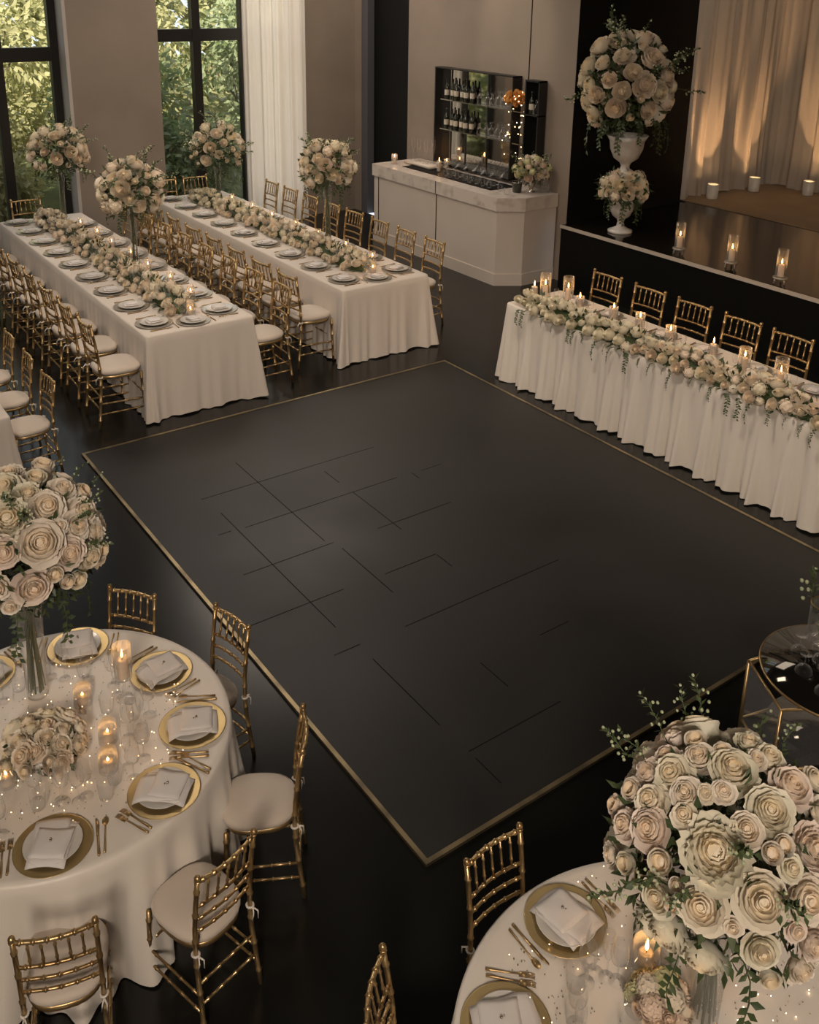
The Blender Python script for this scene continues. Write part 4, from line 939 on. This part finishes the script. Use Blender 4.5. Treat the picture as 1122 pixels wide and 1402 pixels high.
# mirrored bottle shelf on the wall
sh = thing('mirror_shelf', 'black framed wall mirror with two glass shelves of bottles behind the bar', 'shelf', (8.38, 10.0, 1.15))
child('mirror', MB().box(8.375, 8.385, 9.30, 10.90, 1.16, 2.44), M['mirror'], sh)
for bx in ((8.24, 8.385, 10.885, 10.905, 1.15, 2.45), (8.24, 8.385, 9.29, 9.305, 1.15, 2.45), (8.24, 8.385, 9.29, 10.905, 2.435, 2.45), (8.24, 8.385, 9.29, 10.905, 1.15, 1.162)): child('frame_bar', MB().box(*bx), M['frame'], sh)
for y in (9.42, 9.90, 10.35, 10.68): child('mullion', MB().box(8.362, 8.375, y, y + .012, 1.16, 2.44), M['frame'], sh)
for z in (1.63, 2.03): child('shelf_board', MB().box(8.25, 8.36, 9.1, 10.78, z - .012, z), M['steel'], sh)
s2 = thing('narrow_shelf', 'narrow black framed display niche at the right of the bar mirror', 'shelf', (8.38, 8.97, 1.15))
for bx in ((8.26, 8.385, 9.07, 9.09, 1.3, 2.43), (8.26, 8.385, 8.83, 8.85, 1.3, 2.43), (8.26, 8.385, 8.83, 9.09, 2.41, 2.43), (8.26, 8.385, 8.83, 9.09, 2.0, 2.015), (8.26, 8.385, 8.83, 9.09, 1.3, 1.315)): child('frame_bar', MB().box(*bx), M['frame'], s2)
child('back', MB().box(8.378, 8.39, 8.85, 9.07, 1.31, 2.41), M['black'], s2)
def make_bottle(kind):
    def f():
        prof = [[(.0001, .002), (.036, 0), (.037, .005), (.037, .18), (.030, .205), (.014, .225), (.013, .29), (.015, .292), (.015, .305), (.0001, .306)],
                [(.0001, .002), (.045, 0), (.047, .006), (.046, .10), (.03, .125), (.013, .14), (.013, .17), (.02, .172), (.018, .20), (.0001, .205)]][kind]
        o = link('bottle', MB().lathe(prof, 16), M['darkglass'] if kind == 0 else M['glass']); tag(o, '-', 'bottle')
        if kind == 0: link('bottle_label', MB().lathe([(.0376, .06), (.0376, .14)], 16, cap=False), M['label'], o)
        return o
    return f
bot = Proto(make_bottle(0)); dec = Proto(make_bottle(1))
for z, row in ((2.031, 'upper'), (1.631, 'lower')):
    for k in range(6): bot((8.30 + .02 * (k % 2), 10.70 - .105 * k, z), 0, 'dark wine bottle, pale label, %s from the left on the %s mirror shelf' % (ORD[k], row), 'dark wine bottles on the %s mirror shelf' % row, .9)
    for k in range(6): dec((8.30 + .02 * (k % 2), 9.98 - .115 * k, z), 0, 'clear glass decanter, %s from the bottles, on the %s mirror shelf' % (ORD[k], row), 'glass decanters on the %s mirror shelf' % row, rnd.uniform(.8, 1.05))
bot((8.32, 9.02, 2.016), 0, 'dark bottle at the left in the narrow black niche', None, .9); dec((8.31, 8.92, 2.016), 0, 'pale squat bottle at the right in the narrow black niche', None, .9)
ab = thing('amber_bouquet', 'amber dried flower bouquet with fairy lights on the upper mirror shelf', 'flower arrangement', (8.29, 9.28, 2.031))
for d in fib(26, -.2): put_bloom('far1', ab, Vector((d.x * .05, d.y * .18, .12 + d.z * .12)), d, .04, 'amber')
f = MB(); R_ = random.Random(6)
for k in range(46): f.ball((R_.uniform(-.07, .03), R_.uniform(-.2, .2), R_.uniform(-.6, .24)), .006, 6, 4)
link('fairy_bulbs', f, M['fairy'], ab)['kind'] = 'stuff'

# ================================================================== stage pieces
ur = thing('flower_urn', 'two-tier white urn with white bouquets at the corner of the stage', 'urn', (8.66, 7.74, SZ))
def urn_prof(r, h): return [(.0001, 0), (r * .85, 0), (r * .85, h * .06), (r * .6, h * .10), (r * .28, h * .18), (r * .22, h * .32), (r * .30, h * .40), (r * .62, h * .50), (r * .82, h * .70), (r * .88, h * .88), (r * 1.05, h), (r * .95, h), (r * .75, h * .85), (r * .5, h * .55)]
link('lower_urn', MB().lathe(urn_prof(.17, .40), 28), M['ceramic'], ur)
link('upper_urn', MB().lathe([(p[0], p[1] + .62) for p in urn_prof(.23, .53)], 28), M['ceramic'], ur)
link('support_rod', MB().tube([(0, 0, .3), (0, 0, .65)], .025, 8), M['ceramic'], ur)
o = link('foliage', foliage_ball((0, 0, .52), .27, .19, 380, .09, 41), M['leaf'], ur); o['kind'] = 'stuff'
o = link('foliage', foliage_ball((-.05, .03, 1.72), .47, .54, 800, .11, 42, hi=1.05), M['leaf'], ur); o['kind'] = 'stuff'
dome(ur, (0, 0, .52), .27, .20, 28, .078, ['far1', 'far2', 'far3'], 'petalfar', -.4)
dome(ur, (-.05, .03, 1.72), .53, .60, 58, .108, ['peony', 'far2', 'garden', 'far1', 'rose', 'bud', 'far2'], 'petalfar', -.72)
for k in range(16):
    a = rnd.uniform(0, 6.28); e_ = rnd.uniform(-.2, 1.3); d = Vector((cos(a) * cos(e_), sin(a) * cos(e_), sin(e_))); put_sprig(ur, Vector((0, 0, 1.72)) + Vector((d.x * .48, d.y * .48, d.z * .5)), d, rnd.uniform(.22, .38))
for k in range(12): a = 2 * pi * k / 12; put_vine(ur, (cos(a) * .32, sin(a) * .32, 1.35), a, rnd.uniform(.22, .4))
for k in range(8): a = 2 * pi * k / 8; put_vine(ur, (cos(a) * .12, sin(a) * .12, .42), a, rnd.uniform(.18, .28))
def make_stage_stand():
    t = link('candle_stand', MB().lathe([(.0001, .05), (.066, .05), (.072, .055), (.072, .066), (.06, .07), (.0001, .07)], 24), M['silverrim']); tag(t, '-', 'candle holder')
    for k in range(3): a = k * 2 * pi / 3 + .4; link('foot', MB().tube([(.05 * cos(a), .05 * sin(a), .052), (.058 * cos(a), .058 * sin(a), 0)], [.007, .009], 8), M['silverrim'], t)
    return t
stand = Proto(make_stage_stand)
for k, (x, y) in enumerate(((8.47, 6.70), (8.50, 6.04), (8.44, 5.41), (8.44, 4.86))):
    stand((x, y, SZ), 0, 'dark footed candle stand on the stage edge, %s from the urn' % ORD[k], 'candle stands on the stage edge', 1.0)
    candle_in_glass(x, y, SZ + .07, '%s stand from the urn on the stage edge' % ORD[k], 'on the stage edge', 1.0, 1.15, 1.12, 1.15)
def make_uplight():
    t = link('uplight', MB().lathe([(.0001, 0), (.075, 0), (.08, .01), (.08, .20), (.072, .20), (.068, .17), (.0001, .17)], 24), M['ceramic']); tag(t, '-', 'stage light')
    link('lens', MB().lathe([(.062, .172), (.0001, .173)], 20, cap=False), M['uplamp'], t); return t
upl = Proto(make_uplight)
for k, (x, y, tx, ty, lab) in enumerate(((11.12, 8.33, 11.12, 8.50, 'nearest the urn'), (12.05, 8.33, 12.05, 8.50, 'in the stage corner'), (12.48, 7.75, 12.66, 7.75, 'third from the urn'), (12.48, 6.7, 12.66, 6.7, 'fourth from the urn, past the photo edge'))):
    upl((x, y, SZ + .013), 0, 'white cylinder uplight glowing on the stage drape, ' + lab)
    q = .055 / max(abs(tx - x), abs(ty - y)); bx, by = x + (tx - x) * q, y + (ty - y) * q
    lamp('uplight_beam', 'SPOT', (bx, by, SZ + .225), 150, (1, .56, .26), .015, target=(bx + (tx - bx) * 1.1, by + (ty - by) * 1.1, SZ + .80), spot=radians(58), blend=.75)

# ================================================================== round bar cart at the right edge
ct = thing('bar_cart', 'round mirrored bar cart with gold frame at the right edge by the dance floor', 'cart', (3.74, 1.84, 0))
link('round_top', MB().lathe([(.0001, .635), (.335, .635), (.335, .648), (.0001, .649)], 56, cap=False), M['smoked'], ct)
link('top_rim', MB().ring((0, 0, .642), .338, .006, 64, 8), M['gold'], ct)
P4 = ((-.24, .30), (-.40, .02), (.16, -.30), (.30, .16))
for px_, py_ in P4: link('post', MB().tube([(px_, py_, 0), (px_, py_, .62)], .008, 8), M['gold'], ct)
for zz in (.62, .30, .06):
    for k in range(4):
        a, b = P4[k], P4[(k + 1) % 4]; link('rail', MB().tube([(*a, zz), (*b, zz)], .007, 6), M['gold'], ct)
link('lower_shelf', MB().lathe([(.0001, .305), (.27, .305), (.275, .312), (.0001, .313)], 48, cap=False), M['smoked'], ct)
for k in (0, 1): a, b = P4[k], P4[k + 1]; flat('glass_panel', MB().prism([(a[0], a[1]), (b[0], b[1]), (b[0] + .004, b[1] + .004), (a[0] + .004, a[1] + .004)], .07, .61), M['glass'], ct)
for k, (x, y, up) in enumerate(((3.70, 2.02, 1), (3.60, 1.93, 1), (3.55, 1.80, 1), (3.70, 1.88, 1), (3.64, 1.72, 1), (3.80, 1.98, 1), (3.80, 1.80, 1))):
    o = coupe((x, y, .650 + .100), 0, 'upturned coupe glass, %s of the lower layer on the round mirrored cart' % ORD[k], 'upturned coupes on the round mirrored cart', .72); o.rotation_euler = (pi, 0, 0)
for k, (x, y) in enumerate(((3.60, 1.86), (3.72, 1.95), (3.68, 1.80))):
    o = coupe((x, y, .750 + .100), 0, 'upturned coupe glass, %s of the top layer, stacked on the mirrored cart' % ORD[k], 'stacked upturned coupes on the cart', .72); o.rotation_euler = (pi, 0, 0)
cv = thing('gold_rimmed_vase', 'clear cylinder vase with gold rim and a green sprig on the cart', 'vase', (3.86, 2.02, .65))
link('cylinder', MB().lathe([(.0001, .005), (.055, .004), (.058, 0), (.06, .01), (.06, .20), (.057, .20), (.056, .012)], 24, cap=False), M['glass'], cv); link('rim', MB().ring((0, 0, .20), .0585, .004, 28), M['gold'], cv)
put_sprig(cv, (0, 0, .02), (.1, .1, 1), .30)
